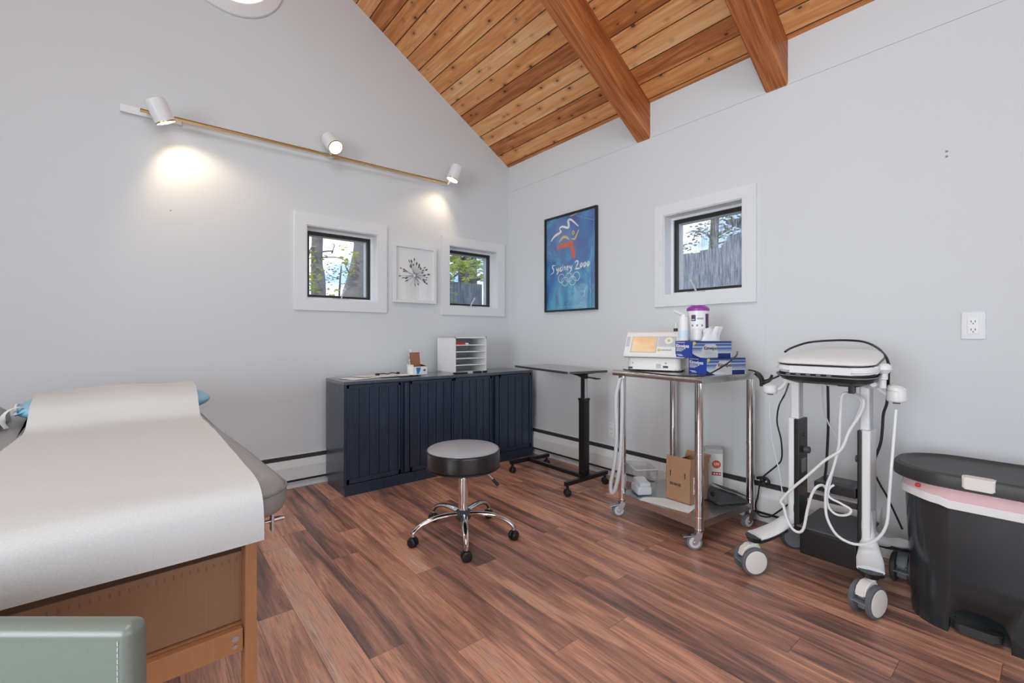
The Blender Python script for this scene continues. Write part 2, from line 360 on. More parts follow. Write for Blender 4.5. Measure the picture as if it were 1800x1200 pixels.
def thing(name, label, cat, loc=(0, 0, 0), rz=0., group=None):
    o = bpy.data.objects.new(name, None); COL.objects.link(o); o.empty_display_size = .05
    o.location = loc; o.rotation_euler = (0, 0, rz); o['label'] = label; o['category'] = cat
    if group: o['group'] = group
    WM[o.name] = Matrix.Translation(loc)@Matrix.Rotation(rz, 4, 'Z'); return o
def tag(o, label, cat, group=None):
    o['label'] = label; o['category'] = cat
    if group: o['group'] = group
    return o
def struct(name, bm, mat, parent=None, **k):
    o = obj(name, bm, mat, parent, **k)
    if parent is None: o['kind'] = 'structure'
    return o
def sempty(name, loc=(0, 0, 0)):
    o = bpy.data.objects.new(name, None); COL.objects.link(o); o.location = loc; o['kind'] = 'structure'; WM[o.name] = Matrix.Translation(loc); return o
def text(name, body, size, M, mat, parent, align='LEFT', ext=.0004, shear=0., xs=1., bold=0.):
    c = bpy.data.curves.new('t', 'FONT'); c.body = body; c.size = size; c.extrude = ext; c.align_x = align; c.shear = shear; c.offset = bold; c.resolution_u = 3
    t = bpy.data.objects.new('t', c); me = bpy.data.meshes.new_from_object(t); bpy.data.objects.remove(t); bpy.data.curves.remove(c)
    me.name = name; me.transform(M@Matrix.Diagonal((xs, 1, 1, 1))); me.materials.clear(); me.materials.append(MATS[mat])
    o = bpy.data.objects.new(name, me); COL.objects.link(o); o.parent = parent; WM[o.name] = WM[parent.name]; return o
def MX(o, x, y, z=None):
    x, y = Vector(x).normalized(), Vector(y).normalized(); z = x.cross(y)
    return Matrix(((x.x, y.x, z.x, o[0]), (x.y, y.y, z.y, o[1]), (x.z, y.z, z.z, o[2]), (0, 0, 0, 1)))

# ---------------------------------------------------------------- setting
SL, RX, RZ0 = .60, -2.9, 2.616          # roof pitch, ridge x, height at the right wall
XL, YB = -5.8, -6.0
def zr(x): return RZ0 + SL*(-x if x > RX else (x-2*RX))
bm = nb(); box(bm, (XL-.3, YB-.3, -.12), (.3, .3, 0)); struct('floor', bm, 'floor_planks', smooth=False)

def wall_with_holes(name, poly_top, u0, u1, holes, place, thick):
    # wall as cells around rectangular holes; place(u, w, z) -> world; w = depth outwards
    us = sorted({u0, u1, *[h[0] for h in holes], *[h[1] for h in holes], *[p for p in (RX,) if u0 < p < u1 and poly_top is zr]})
    zs = sorted({0., *[h[2] for h in holes], *[h[3] for h in holes]})
    bm = nb(); vc = {}
    def v(u, w, z):
        k = (round(u, 4), w, round(z, 4))
        if k not in vc: vc[k] = bm.verts.new(place(u, w, z))
        return vc[k]
    for i in range(len(us)-1):
        a, b = us[i], us[i+1]; zz = zs
        for j in range(len(zz)):
            z0 = zz[j]; top = j == len(zz)-1
            za, zb = (poly_top(a), poly_top(b)) if top else (zz[j+1], zz[j+1])
            if not top and any(h[0] <= a+1e-6 and h[1] >= b-1e-6 and h[2] <= z0+1e-6 and h[3] >= zz[j+1]-1e-6 for h in holes): continue
            for w in (0, thick): bm.faces.new((v(a, w, z0), v(b, w, z0), v(b, w, zb), v(a, w, za)))
    for h in holes:
        q = [(h[0], h[2]), (h[1], h[2]), (h[1], h[3]), (h[0], h[3])]
        # subdivide edges is not needed: reveal faces as separate quads
        for k in range(4):
            (a, c), (b, d) = q[k], q[(k+1) % 4]
            bm.faces.new([bm.verts.new(place(*p)) for p in ((a, 0, c), (b, 0, d), (b, thick, d), (a, thick, c))])
    return struct(name, bm, 'wall_paint', smooth=False)
TH = .16
H1 = (-1.807, -1.288, 1.280, 1.802); H2 = (-.662, -.137, 1.272, 1.806); H3 = (-2.157, -1.640, 1.292, 1.828)
wall_with_holes('wall_left', zr, XL, .0, [H1, H2], lambda u, w, z: (u, w, z), TH)
wall_with_holes('wall_right', lambda u: RZ0+.01, YB, .0, [H3], lambda u, w, z: (w, u, z), TH)
HB = (-4.8, -1.0, .3, 2.4)
wall_with_holes('wall_back', zr, XL, .0, [HB], lambda u, w, z: (u, YB-w, z), TH)
HS = (-4.7, -2.1, .3, 2.4)
wall_with_holes('wall_far', lambda u: RZ0+.01, YB, .0, [HS], lambda u, w, z: (XL-w, u, z), TH)

# sloping board ceiling, right pitch: boards run parallel to the right wall
ang = math.atan(SL)
def slope_ceiling(name, right):
    LN = (0-RX)/math.cos(ang); W = .119; n = int(LN/W)+2; g = .005; P0 = []
    for k in range(-4, n):
        x = k*W+.03-W
        P0 += [(x, g), (x+g, 0), (x+W-g, 0)]
    P0.append((n*W+.03-W, g)); P0 = [(x, z) for x, z in P0 if x < LN+.02]
    y0, y1 = (-.5, -YB+.4) if right else (YB-.4, .5)
    bm = nb(); rings(bm, [[Vector((x, y, z)) for x, z in P0] for y in (y0, y1)], cap=False)
    e0, e1 = P0[0][0], P0[-1][0]; box(bm, (e0, y0, .02), (e1, y1, .12))
    for v in bm.verts: v.co.x -= .03
    o = obj(name, bm, 'cedar_boards', smooth=False); o['kind'] = 'structure'
    o.matrix_world = (MX((0, 0, RZ0), (-math.cos(ang), 0, math.sin(ang)), (0, -1, 0)) if right else MX((2*RX, 0, RZ0), (math.cos(ang), 0, math.sin(ang)), (0, 1, 0)))@Matrix.Translation((.03, 0, 0))
slope_ceiling('ceiling', True); slope_ceiling('ceiling', False)
bm = nb(); box(bm, (RX-.35, YB-.5, RZ0-SL*RX-.01), (RX+.35, .5, RZ0-SL*RX+.14)); struct('trim_3', bm, 'roof_shingle', smooth=False)
# beams running up the slope
def beam(ya, yb, zlow):
    bm = nb(); h = (RZ0-zlow)*math.cos(ang)
    n = MX((0, 0, 0), (-math.cos(ang), 0, math.sin(ang)), (0, -1, 0))
    L = (-RX)/math.cos(ang)
    xs = [(.0, zlow), (RX, zlow+SL*-RX), (RX, RZ0+SL*-RX+.01), (.0, RZ0+.01)]
    a = [bm.verts.new((x, ya, z)) for x, z in xs]; b = [bm.verts.new((x, yb, z)) for x, z in xs]
    bm.faces.new(a); bm.faces.new(b[::-1])
    for i in range(4): bm.faces.new((a[i], a[(i+1) % 4], b[(i+1) % 4], b[i]))
    es = [e for e in bm.edges if abs(e.verts[0].co.y-e.verts[1].co.y) < 1e-5 and max(e.verts[0].co.z-zlow-SL*-e.verts[0].co.x, e.verts[1].co.z-zlow-SL*-e.verts[1].co.x) < .01]
    bmesh.ops.bevel(bm, geom=es, offset=.006, segments=1, affect='EDGES')
    o = obj('ceiling_beam', bm, 'beam_wood', smooth=False)
    R_ = MX((0, (ya+yb)/2, zlow), (-math.cos(ang), 0, math.sin(ang)), (0, -1, 0)); o.data.transform(R_.inverted()); o.matrix_world = R_
    return o
yb1 = (R(1120, 253).y, R(1143.5, 243).y); yb2 = (R(1345.7, 165.7).y, R(1385.5, 148.8).y); zb = R(1143.5, 243).z
o = beam(yb1[0], yb1[1], zb); tag(o, 'thick cedar ceiling beam nearer the corner, meeting the wall above between poster and window', 'beam', 'exposed ceiling beams')
o = beam(yb2[0], yb2[1], zb); tag(o, 'thick cedar ceiling beam further right, meeting the wall just past the right wall window', 'beam', 'exposed ceiling beams')

# wall strips: the panel joint that runs under the beams, and the faint upright joint
bm = nb(); box(bm, (-.004, YB, zb+.002), (.001, -.001, RZ0+.0)); struct('trim_1', bm, 'wall_paint', smooth=False)
bm = nb(); box(bm, (-.0015, -2.270, .22), (.001, -2.266, zb)); struct('trim_2', bm, 'wall_paint', smooth=False)

# windows ---------------------------------------------------------------
def window(idx, h, place, outer, dirty=False, glassmat='glass', shift=.0):
    # place(u, w, z): w>0 outwards, w<0 into the room; u grows to the viewer's right
    t = sempty('window_%d' % idx)
    def bx(bm, u0, u1, z0, z1, w0, w1, bev=0.):
        a, b = place(u0, w0, z0), place(u1, w1, z1); box(bm, [min(p) for p in zip(a, b)], [max(p) for p in zip(a, b)], bev)
    u0, u1, z0, z1 = h; o0, o1, p0, p1 = outer
    def mitred(bm, O, I, w0, w1):
        q = lambda r: [(r[0], r[2]), (r[1], r[2]), (r[1], r[3]), (r[0], r[3])]
        A, B = q(O), q(I)
        for k in range(4):
            k2 = (k+1) % 4; f = [A[k], A[k2], B[k2], B[k]]
            lo = [bm.verts.new(place(x, w0, z)) for x, z in f]; hi = [bm.verts.new(place(x, w1, z)) for x, z in f]
            bm.faces.new(lo); bm.faces.new(hi[::-1])
            for i in range(4): bm.faces.new((lo[i], lo[(i+1) % 4], hi[(i+1) % 4], hi[i]))
    bm = nb(); mitred(bm, outer, (u0+.004, u1-.004, z0+.004, z1-.004), -.016, .0); struct('window_casing', bm, 'trim_paint', t, smooth=False)
    bm = nb(); mitred(bm, (u0-.001, u1+.001, z0-.001, z1+.001), (u0+.010, u1-.010, z0+.010, z1-.010), -.008, .075); struct('jamb_liner', bm, 'trim_paint', t, smooth=False)
    a = (u0+.010, u1-.010, z0+.010, z1-.010)
    bm = nb(); mitred(bm, a, (a[0]+.016, a[1]-.016, a[2]+.016, a[3]-.016), .072, .088); struct('inner_stop', bm, 'trim_paint', t, smooth=False)
    s = (a[0]+.012, a[1]-.012, a[2]+.012, a[3]-.012)
    bm = nb(); mitred(bm, s, (s[0]+.024, s[1]-.024, s[2]+.022, s[3]-.026), .084, .150); struct('window_frame', bm, 'frame_black', t, smooth=False)
    g = (s[0]+.02, s[1]-.02, s[2]+.02, s[3]-.02)
    bm = nb(); mitred(bm, g, (g[0]+.012, g[1]-.012, g[2]+.006, g[3]-.010), .108, .146); struct('sash', bm, 'light_grey', t, smooth=False)
    bm = nb(); bx(bm, g[0], g[1], g[2], g[3], .118, .122); struct('pane', bm, glassmat, t, smooth=False)
    # crank
    c = (u0+u1)/2+shift; bm = nb(); bx(bm, c-.055, c+.055, z0+.010, z0+.022, .035, .07, .004); k = obj('window_crank', bm, 'light_grey', t)
    bm = nb(); tube(bm, [place(c+.0, .05, z0+.02), place(c+.005, .035, z0+.05), place(c+.018, .02, z0+.085)], .006, 8); pp = place(c+.02, .02, z0+.088)
    bmesh.ops.create_icosphere(bm, subdivisions=2, radius=.011, matrix=Matrix.Translation(pp)); obj('crank_handle', bm, 'light_grey', k)
window(1, H1, lambda u, w, z: (u, w, z), (-1.880, -1.220, 1.208, 1.880), glassmat='glass', shift=.0)
window(2, H2, lambda u, w, z: (u, w, z), (-.735, -.059, 1.208, 1.877), glassmat='glass_haze')
window(3, H3, lambda u, w, z: (w, u, z), (-2.229, -1.580, 1.222, 1.892), glassmat='glass_dirty', shift=.06)
# big openings behind and to the left of the camera
for i, (h, pl) in enumerate(((HB, lambda u, w, z: (u, YB-w, z)), (HS, lambda u, w, z: (XL-w, u, z)))):
    t = sempty('window_%d' % (i+4)); bm = nb(); n = 3
    def bx(u0, u1, z0, z1, w0, w1):
        a, b = pl(u0, w0, z0), pl(u1, w1, z1); box(bm, [min(p) for p in zip(a, b)], [max(p) for p in zip(a, b)])
    bx(h[0], h[1], h[2], h[2]+.06, 0, .1); bx(h[0], h[1], h[3]-.06, h[3], 0, .1)
    for k in range(n+1):
        u = h[0]+(h[1]-h[0]-.06)*k/n; bx(u, u+.06, h[2], h[3], 0, .1)
    struct('window_frame', bm, 'trim_paint', t, smooth=False)

# heaters ---------------------------------------------------------------
def heater(name, a, b, inward, label):
    a, b, inw = Vector(a), Vector(b), Vector(inward); L = (b-a).length; x = (b-a).normalized()
    M = MX(a, x, inw)      # local x along wall, y into room, z up or down
    s = 1 if M.col[2].z > 0 else -1
    t = thing(name, label, 'heater', a, 0)
    def ext(prof):
        bm = nb(); A = [bm.verts.new(M@Vector((0, p[0], s*p[1]))) for p in prof]; B = [bm.verts.new(M@Vector((L, p[0], s*p[1]))) for p in prof]; n = len(prof)
        bm.faces.new(A); bm.faces.new(B[::-1])
        for i in range(n): bm.faces.new((A[i], A[(i+1) % n], B[(i+1) % n], B[i]))
        return bm
    obj('back_plate', ext([(.002, .055), (.002, .222), (.012, .226), (.016, .222), (.008, .215), (.008, .055)]), 'heater_enamel', t, world=True, smooth=False)
    obj('cover', ext([(.052, .065), (.058, .068), (.058, .150), (.040, .196), (.012, .199), (.012, .194), (.036, .192), (.052, .150)]), 'heater_enamel', t, world=True, smooth=False)
    obj('slot', ext([(.009, .190), (.036, .190), (.036, .193), (.026, .212), (.009, .216)]), 'dark_slot', t, world=True, smooth=False)
    obj('fin_element', ext([(.009, .05), (.046, .05), (.046, .075), (.009, .075)]), 'dark_slot', t, world=True, smooth=False)
    bm = ext([(.001, .048), (.001, .228), (.020, .226), (.046, .200), (.0595, .150), (.0595, .048)])
    for v in bm.verts:
        q = M.inverted()@v.co
        if q.x > L/2: v.co = M@Vector((L+.045, q.y, q.z))
        else: v.co = M@Vector((L, q.y, q.z))
    obj('end_cap', bm, 'heater_enamel', t, world=True, smooth=False)
    return t
heater('baseboard_heater', (-3.9, 0, 0), (-.14, 0, 0), (0, -1, 0), 'white baseboard heater on the window wall behind cabinet and exam table')
heater('baseboard_heater', (0, -.10, 0), (0, -2.74, 0), (-1, 0, 0), 'white baseboard heater along the right wall behind the carts')
for nm, a, b in (('baseboard_left', (-5.8, -.022, 0), (0, 0, .046)), ('baseboard_right', (-.022, YB, 0), (0, -.022, .046))):
    bm = nb(); box(bm, a, b, .003); struct(nm, bm, 'trim_paint', smooth=False)

# outside ---------------------------------------------------------------
bm = nb(); box(bm, (-60, .3, -1.1), (60, 90, -.9)); box(bm, (.3, -60, -1.1), (60, .3, -.9)); struct('ground', bm, 'ground', smooth=False)
def fence(a, b, ztop, label, z0=-.9, boards=14):
    a, b = Vector(a), Vector(b); x = (b-a).normalized(); L = (b-a).length; y = Vector((-x.y, x.x, 0)); w = L/boards; rnd = random.Random(4)
    t = thing('board_fence', label, 'fence', a, 0); M = MX(a, x, y); bm = nb()
    for k in range(boards): box(bm, (k*w+.003, -.01, z0), ((k+1)*w-.003, .012, ztop+rnd.uniform(-.012, .012)), M=M)
    obj('boards', bm, 'fence_wood', t, world=True, smooth=False)
    for z in (1.5, .2): bm = nb(); box(bm, (0, .012, z), (L, .05, z+.09), M=M); obj('rail', bm, 'fence_wood', t, world=True, smooth=False)
fence((.75, 4.0, 0), (2.55, 4.0, 0), 2.06, 'weathered grey board fence seen through the window beside the corner')
fence((2.6, 4.0, 0), (2.6, -2.2, 0), 2.06, 'weathered grey board fence seen through the right wall window', boards=44)
def leafcloud(bm, c, rad, n, size, rnd):
    for _ in range(n):
        d = Vector((rnd.gauss(0, 1), rnd.gauss(0, 1), rnd.gauss(0, .8))); d = d.normalized()*rad*rnd.random()**.5; p = Vector(c)+d
        q = Matrix.Rotation(rnd.uniform(0, 6.3), 3, 'Z')@Matrix.Rotation(rnd.uniform(-1.4, 1.4), 3, 'X'); s = size*rnd.uniform(.6, 1.3)
        pts = [(-s, 0, 0), (-.35*s, .42*s, .08*s), (.35*s, .4*s, .1*s), (s, 0, 0), (.35*s, -.4*s, .1*s), (-.35*s, -.42*s, .08*s)]
        bm.faces.new([bm.verts.new(p+q@Vector(v)) for v in pts])
def tree(label, trunk, branches, clouds, bark='bark', leaf='leaf_lime', size=.07, seed=1):
    rnd = random.Random(seed); t = thing('tree', label, 'tree', (trunk[0][0][0], trunk[0][0][1], -.9), 0)
    bm = nb(); P = smoothpts([p for p, r in trunk], 6); rs = [r for p, r in trunk]
    tube(bm, P, lambda u: rs[min(int(u*(len(rs)-1)), len(rs)-2)]*(1-(u*(len(rs)-1)) % 1 if u < 1 else 0)+rs[min(int(u*(len(rs)-1))+1, len(rs)-1)]*((u*(len(rs)-1)) % 1 if u < 1 else 1), 14, raw=True)
    obj('trunk', bm, bark, t, world=True)
    for pts, r in branches:
        bm = nb(); tube(bm, pts, lambda u: r*(1-.75*u), 7, 6); obj('branch', bm, bark, t, world=True)
    bm = nb()
    for c, rad, n in clouds: leafcloud(bm, c, rad, n, size, rnd)
    obj('foliage', bm, leaf, t, world=True, smooth=False); return t
q = lambda px, py, tt: T(px, py, tt)
def at0(px, tt, z): p = T(px, 590, tt); return Vector((p.x, p.y, z))
tree('grey barked tree trunk on the left in the first window of the left wall', [(at0(559, 6, -.9), .17), (at0(560, 6, 1.55), .095), (at0(557, 6, 2.0), .072), (at0(558, 6, 2.6), .072), (at0(556, 6, 4.6), .06)],
     [([q(566, 442, 5.9), q(584, 441, 5.6), q(583, 444, 5.5), q(588, 430, 5.4), q(580, 428, 5.4)], .012), ([q(566, 452, 6), q(590, 452, 5.7), q(606, 458, 5.6), q(614, 470, 5.5)], .010), ([q(552, 430, 6), q(545, 440, 5.9), q(541, 470, 5.9), q(543, 510, 5.8)], .01)],
     [(q(543, 490, 5.8), .16, 40), (q(540, 470, 5.8), .2, 26), (q(543, 445, 5.9), .14, 30), (q(543, 510, 5.8), .12, 26), (q(575, 518, 6.4), .10, 10), (q(588, 519, 6.4), .12, 14), (q(570, 455, 6.), .05, 6)], size=.034, seed=2)
tree('grey barked forked tree leaning right inside the first window of the left wall', [(at0(585, 5.2, -.9), .26), (at0(596, 5.2, .3), .25), (at0(610, 5.2, 1.0), .21), (at0(627, 5.2, 1.5), .16), (at0(633, 5.2, 1.85), .105), (at0(636, 5.2, 2.2), .085), (at0(640, 5.2, 3.8), .06)],
     [([q(633, 444, 5.2), q(628, 430, 5.2), q(625, 420, 5.2), q(620, 395, 5.2), q(612, 340, 5.2)], .04), ([q(623, 490, 5.1), q(613, 478, 5.0), q(608, 468, 5.0), q(612, 455, 5.0)], .012), ([q(637, 470, 5.0), q(645, 440, 5), q(652, 400, 5)], .008), ([q(631, 520, 5.02), q(638, 485, 5.02)], .008)],
     [(q(611, 458, 5.0), .08, 20), (q(617, 478, 5.0), .07, 16), (q(624, 447, 5.0), .06, 10), (q(608, 436, 5.0), .14, 6)], size=.028, seed=3)
tree('slender young tree far off between the two grey trunks in the first window', [(at0(594, 12, -.9), .05), (at0(596, 12, 1.9), .03), (at0(600, 12, 2.9), .012)],
     [([q(597, 490, 12), q(580, 484, 12), q(570, 470, 12)], .012), ([q(598, 480, 12), q(612, 474, 12), q(622, 470, 12)], .010), ([q(596, 500, 12), q(610, 498, 12), q(624, 500, 12)], .010)],
     [(q(596, 480, 12), .55, 60), (q(582, 500, 12), .5, 70), (q(586, 475, 12), .3, 30), (q(610, 500, 12), .4, 30)], 'bark_dark', 'leaf_olive', .035, 4)
tree('lime green leafy tree over the fence in the window beside the corner', [(at0(820, 9.6, -.9), .22), (at0(822, 9.6, 2.4), .20), (at0(818, 9.6, 3.4), .15), (at0(812, 9.6, 5), .1)],
     [([q(822, 470, 9.5), q(835, 490, 9.2), q(850, 486, 9), q(862, 478, 9)], .05), ([q(820, 455, 9.5), q(800, 440, 9.2), q(785, 430, 9)], .05), ([q(824, 450, 9.5), q(845, 452, 9.2), q(860, 446, 9)], .03), ([q(818, 470, 9.5), q(800, 485, 9.2), q(780, 500, 9)], .03)],
     [(q(x, y, tt), r, n) for x, y, tt, r, n in ((800, 473, 8.3, .22, 80), (795, 452, 8.4, .16, 46), (806, 464, 8.4, .16, 40), (818, 466, 8.3, .16, 44), (832, 480, 8.3, .13, 30), (820, 492, 8.2, .11, 20), (790, 488, 8.2, .12, 24), (830, 455, 8.5, .16, 30), (800, 446, 8.5, .18, 40), (846, 485, 8.4, .10, 12), (840, 468, 8.6, .16, 18), (848, 455, 8.6, .14, 12), (865, 470, 8.6, .3, 40), (786, 470, 8.6, .3, 60), (812, 440, 8.8, .3, 50), (780, 520, 8.4, .3, 40))], 'bark_dark', 'leaf_lime', .055, 5)
tree('olive leafed tree beyond the fence in the right wall window', [(at0(1250, 8.2, -.9), .12), (at0(1252, 8.2, 2.0), .09), (at0(1262, 8.2, 4), .05)],
     [([q(1255, 425, 8), q(1240, 410, 8), q(1215, 405, 8)], .03), ([q(1258, 415, 8), q(1285, 400, 8), q(1300, 390, 8)], .03), ([q(1256, 430, 8), q(1275, 425, 8), q(1310, 420, 8)], .02)],
     [(q(x, y, 7.4), r, n) for x, y, r, n in ((1235, 402, .20, 60), (1250, 415, .16, 40), (1222, 410, .14, 26), (1268, 400, .22, 70), (1290, 392, .22, 70), (1305, 405, .2, 60), (1215, 430, .14, 26), (1204, 436, .10, 16), (1255, 428, .1, 22), (1283, 415, .2, 50), (1300, 380, .2, 30), (1240, 385, .15, 10), (1330, 400, .4, 80))], 'bark_dark', 'leaf_olive', .032, 6)
# garden shed gable behind the fence
t = thing('garden_shed', 'grey weathered shed rising above the fence at right of the right wall window', 'shed', (4.0, -.9, -.9)); bm = nb()
s0 = R(1268, 432, 3.4); s1 = R(1284, 414, 3.4)
prism(bm, [(-1.7, 0), (s0.y-.0, 0), (s0.y, s0.z+.9), (s1.y, s1.z+.9), (-1.7, s1.z+1.05)], 0, 1.2, M=MX((3.4, 0, -.9), (0, 1, 0), (0, 0, 1))); obj('shed_wall', bm, 'fence_wood', t, world=True, smooth=False)
bm = nb(); box(bm, (3.35, -1.75, s1.z+.16), (4.7, s1.y+.04, s1.z+.2)); obj('shed_roof', bm, 'roof_shingle', t, world=True)
# ================================================================ objects
def V(*a): return Vector(a)
# ---- navy sideboard against the window wall
CY, CX0, CX1, CZ0, CZ1 = -.42, -1.69, -.073, .052, .736
t = thing('sideboard', 'long navy blue oak sideboard with grooved doors against the window wall', 'cabinet', (-.88, -.24, 0))
bm = nb(); box(bm, (CX0, -.395, CZ0), (CX1, -.065, CZ1-.018), .002); obj('carcass', bm, 'navy_oak', t, world=True)
bm = nb(); box(bm, (CX0, CY, CZ1-.022), (CX1, -.065, CZ1), .002); obj('top', bm, 'navy_polish', t, world=True)
bm = nb(); box(bm, (CX0+.008, CY+.004, 0), (CX1-.008, -.08, CZ0), .001); obj('plinth', bm, 'navy_oak', t, world=True)
bm = nb()
for a, b in (((CX0, CY, CZ0), (CX0+.018, -.39, CZ1-.02)), ((CX1-.018, CY, CZ0), (CX1, -.39, CZ1-.02)), ((CX0+.018, CY, CZ0), (CX1-.018, -.39, CZ0+.022))): box(bm, a, b, .001)
obj('face_frame', bm, 'navy_oak', t, world=True)
def door(x0, x1, handle_side, n=5):
    z0, z1 = CZ0+.026, CZ1-.026; bm = nb(); fw = .016
    box(bm, (x0, CY+.001, z0), (x1, -.392, z0+.03), .001); box(bm, (x0, CY+.001, z1-.02), (x1, -.392, z1), .001)
    box(bm, (x0, CY+.001, z0), (x0+fw, -.392, z1), .001); box(bm, (x1-fw, CY+.001, z0), (x1, -.392, z1), .001)
    d = obj('door', bm, 'navy_oak', t, world=True)
    bm = nb(); a, b = x0+fw, x1-fw; w = (b-a)/n
    for k in range(n): box(bm, (a+k*w+.0025, CY+.007, z0+.03), (a+(k+1)*w-.0025, -.396, z1-.02), .0015)
    box(bm, (a, -.404, z0+.02), (b, -.393, z1-.02)); obj('door_panel', bm, 'navy_oak', d, world=True)
    hx = x1 if handle_side > 0 else x0-.034
    return d
door(CX0+.020, -1.300, 1, 5); door(-1.228, -.872, 0, 5); door(-.868, -.515, 0, 5); door(-.435, CX1-.020, -1, 4)
for x0, x1 in ((-1.298, -1.230), (-.513, -.437)):
    bm = nb(); m_ = (x0+x1)/2; box(bm, (m_-.006, CY-.004, CZ0+.03), (x1-.006, -.392, CZ1-.03), .003); box(bm, (x0+.004, CY+.002, CZ0+.03), (x0+.012, -.392, CZ1-.03), .002); obj('door_pull', bm, 'navy_oak', t, world=True)
# ---- things on the sideboard
TZ = CZ1+.0006
def sheet(c, w, l, rz, label, mat='paper_white', z=TZ, cat='paper', grp=None, name='paper_sheet', h=.0012):
    bm = nb(); M = Matrix.Translation((c[0], c[1], z))@Matrix.Rotation(rz, 4, 'Z')
    def f(u, v): return M@V((u-.5)*w, (v-.5)*l, h+.0015*math.sin(3*u+2*v))
    grid(bm, f, 6, 6, .0008); o = obj(name, bm, mat); o['category'] = cat; o['label'] = label; 
    return o
sheet((-1.52, -.235), .216, .20, .2, 'white printed sheet nearest the left end of the navy sideboard top')
sheet((-1.31, -.20), .28, .216, -.1, 'large white paper on the sideboard under the small black cable', z=TZ+.003)
sheet((-1.17, -.27), .20, .14, .05, 'white paper beside the small open carton on the sideboard', z=TZ+.0085)
sheet((-1.43, -.16), .20, .14, .5, 'beige sheet partly under the white papers on the sideboard', 'paper_cream', z=TZ+.0055)
bm = nb(); tube(bm, [(-1.36, -.175, TZ+.014), (-1.33, -.20, TZ+.020), (-1.29, -.19, TZ+.014), (-1.25, -.17, TZ+.020), (-1.22, -.19, TZ+.014)], .0035); box(bm, (-1.378, -.186, TZ+.0065), (-1.35, -.168, TZ+.022), .004); box(bm, (-1.222, -.198, TZ+.0065), (-1.20, -.18, TZ+.026), .004)
tag(obj('cable', bm, 'black_plastic'), 'short black cable lying on the white papers on the sideboard', 'cable')
# open carton with blue emblem
c0 = V(-1.065, -.215, TZ); t = thing('open_carton', 'small open white carton with brown inside flaps and blue emblem on the sideboard', 'box', c0, .12)
w, l, h, k = .125, .085, .062, .0025
bm = nb(); box(bm, (-w/2, -l/2, 0), (w/2, l/2, k)); box(bm, (-w/2, -l/2, 0), (-w/2+k, l/2, h)); box(bm, (w/2-k, -l/2, 0), (w/2, l/2, h)); box(bm, (-w/2, -l/2, 0), (w/2, -l/2+k, h)); box(bm, (-w/2, l/2-k, 0), (w/2, l/2, h)); obj('box_body', bm, 'paper_white', t, smooth=False)
bm = nb(); box(bm, (-w/2+.002, l/2-.030, h), (w/2-.034, l/2-.0275, h+.108), M=Matrix.Translation((0, -.01, h))@Matrix.Rotation(-.12, 4, 'X')@Matrix.Translation((0, 0, -h))); obj('lid_flap', bm, 'kraft_dark', t, smooth=False)
bm = nb(); box(bm, (-w/2, -l/2, h), (-w/2+.002, l/2, h+.016), M=Matrix.Translation((-w/2, 0, h))@Matrix.Rotation(-.3, 4, 'Y')@Matrix.Translation((w/2, 0, -h))); obj('side_flap', bm, 'paper_white', t, smooth=False)
bm = nb(); box(bm, (w/2-.05, -l/2+.004, h-.002), (w/2, l/2-.004, h), M=Matrix.Translation((w/2, 0, h))@Matrix.Rotation(.35, 4, 'Y')@Matrix.Translation((-w/2, 0, -h))); obj('side_flap', bm, 'kraft_dark', t, smooth=False)
bm = nb(); box(bm, (-w/2+.003, -l/2+.003, h-.004), (w/2-.003, l/2-.003, h-.002)); obj('contents', bm, 'kraft', t, smooth=False)
bm = nb(); prism(bm, [(-.018, .020), (.022, .020), (.018, -.002), (.004, -.028), (-.003, -.038), (-.014, -.040), (-.012, -.02), (-.016, 0)], 0, .0008, M=MX((-.022, -l/2-.0002, .036), (1, 0, 0), (0, 0, 1))); obj('emblem', bm, 'logo_blue', t, smooth=False)
bm = nb(); prism(bm, rrect(.02, .014, .006), 0, .0006, M=MX((.034, -l/2-.0002, .034), (1, 0, 0), (0, 0, 1))); obj('label_mark', bm, 'ink_teal', t, smooth=False)
# clear pump bottle behind the carton
t = thing('pump_bottle', 'clear bottle with white pump behind the small open carton', 'bottle', (-1.06, -.095, TZ))
bm = nb(); lathe(bm, [(0, 0), (.027, 0), (.030, .004), (.030, .11), (.024, .125), (.012, .132), (.012, .14), (0, .14)], seg=24); obj('bottle_body', bm, 'clear_plastic', t)
bm = nb(); lathe(bm, [(0, .138), (.014, .138), (.014, .155), (.006, .156), (.006, .178), (.012, .18), (.012, .186), (0, .187)], seg=20); box(bm, (-.034, -.005, .179), (.004, .005, .187), .003); obj('pump', bm, 'white_plastic', t)
# letter sorter
LX0, LX1, LYF, LYB, LZ1 = -.812, -.508, -.34, -.075, 1.022
t = thing('letter_sorter', 'white five slot paper sorter on the sideboard near the corner', 'organizer', ((LX0+LX1)/2, (LYF+LYB)/2, CZ1))
bm = nb(); th = .012
for a, b in (((LX0, LYF, CZ1), (LX0+th, LYB, LZ1)), ((LX1-th, LYF, CZ1), (LX1, LYB, LZ1)), ((LX0, LYF, LZ1-th), (LX1, LYB, LZ1)), ((LX0, LYF, CZ1), (LX1, LYB, CZ1+th))): box(bm, a, b, .0015)
obj('case', bm, 'white_plastic', t, world=True)
bm = nb(); box(bm, (LX0+th, LYB-.006, CZ1+th), (LX1-th, LYB, LZ1-th)); obj('back_panel', bm, 'light_grey', t, world=True, smooth=False)
sz = [CZ1+th+(LZ1-CZ1-2*th)*k/5 for k in range(6)]
for k in range(1, 5):
    bm = nb(); box(bm, (LX0+th, LYF+.002, sz[k]-.005), (LX1-th, LYB-.006, sz[k]+.003), .001); obj('shelf', bm, 'white_plastic', t, world=True)
bm = nb(); box(bm, (-.79, -.322, sz[4]+.0035), (-.70, -.26, sz[4]+.022), .004); tag(obj('packet', bm, 'red'), 'small red packet in the top slot of the white paper sorter', 'packet')
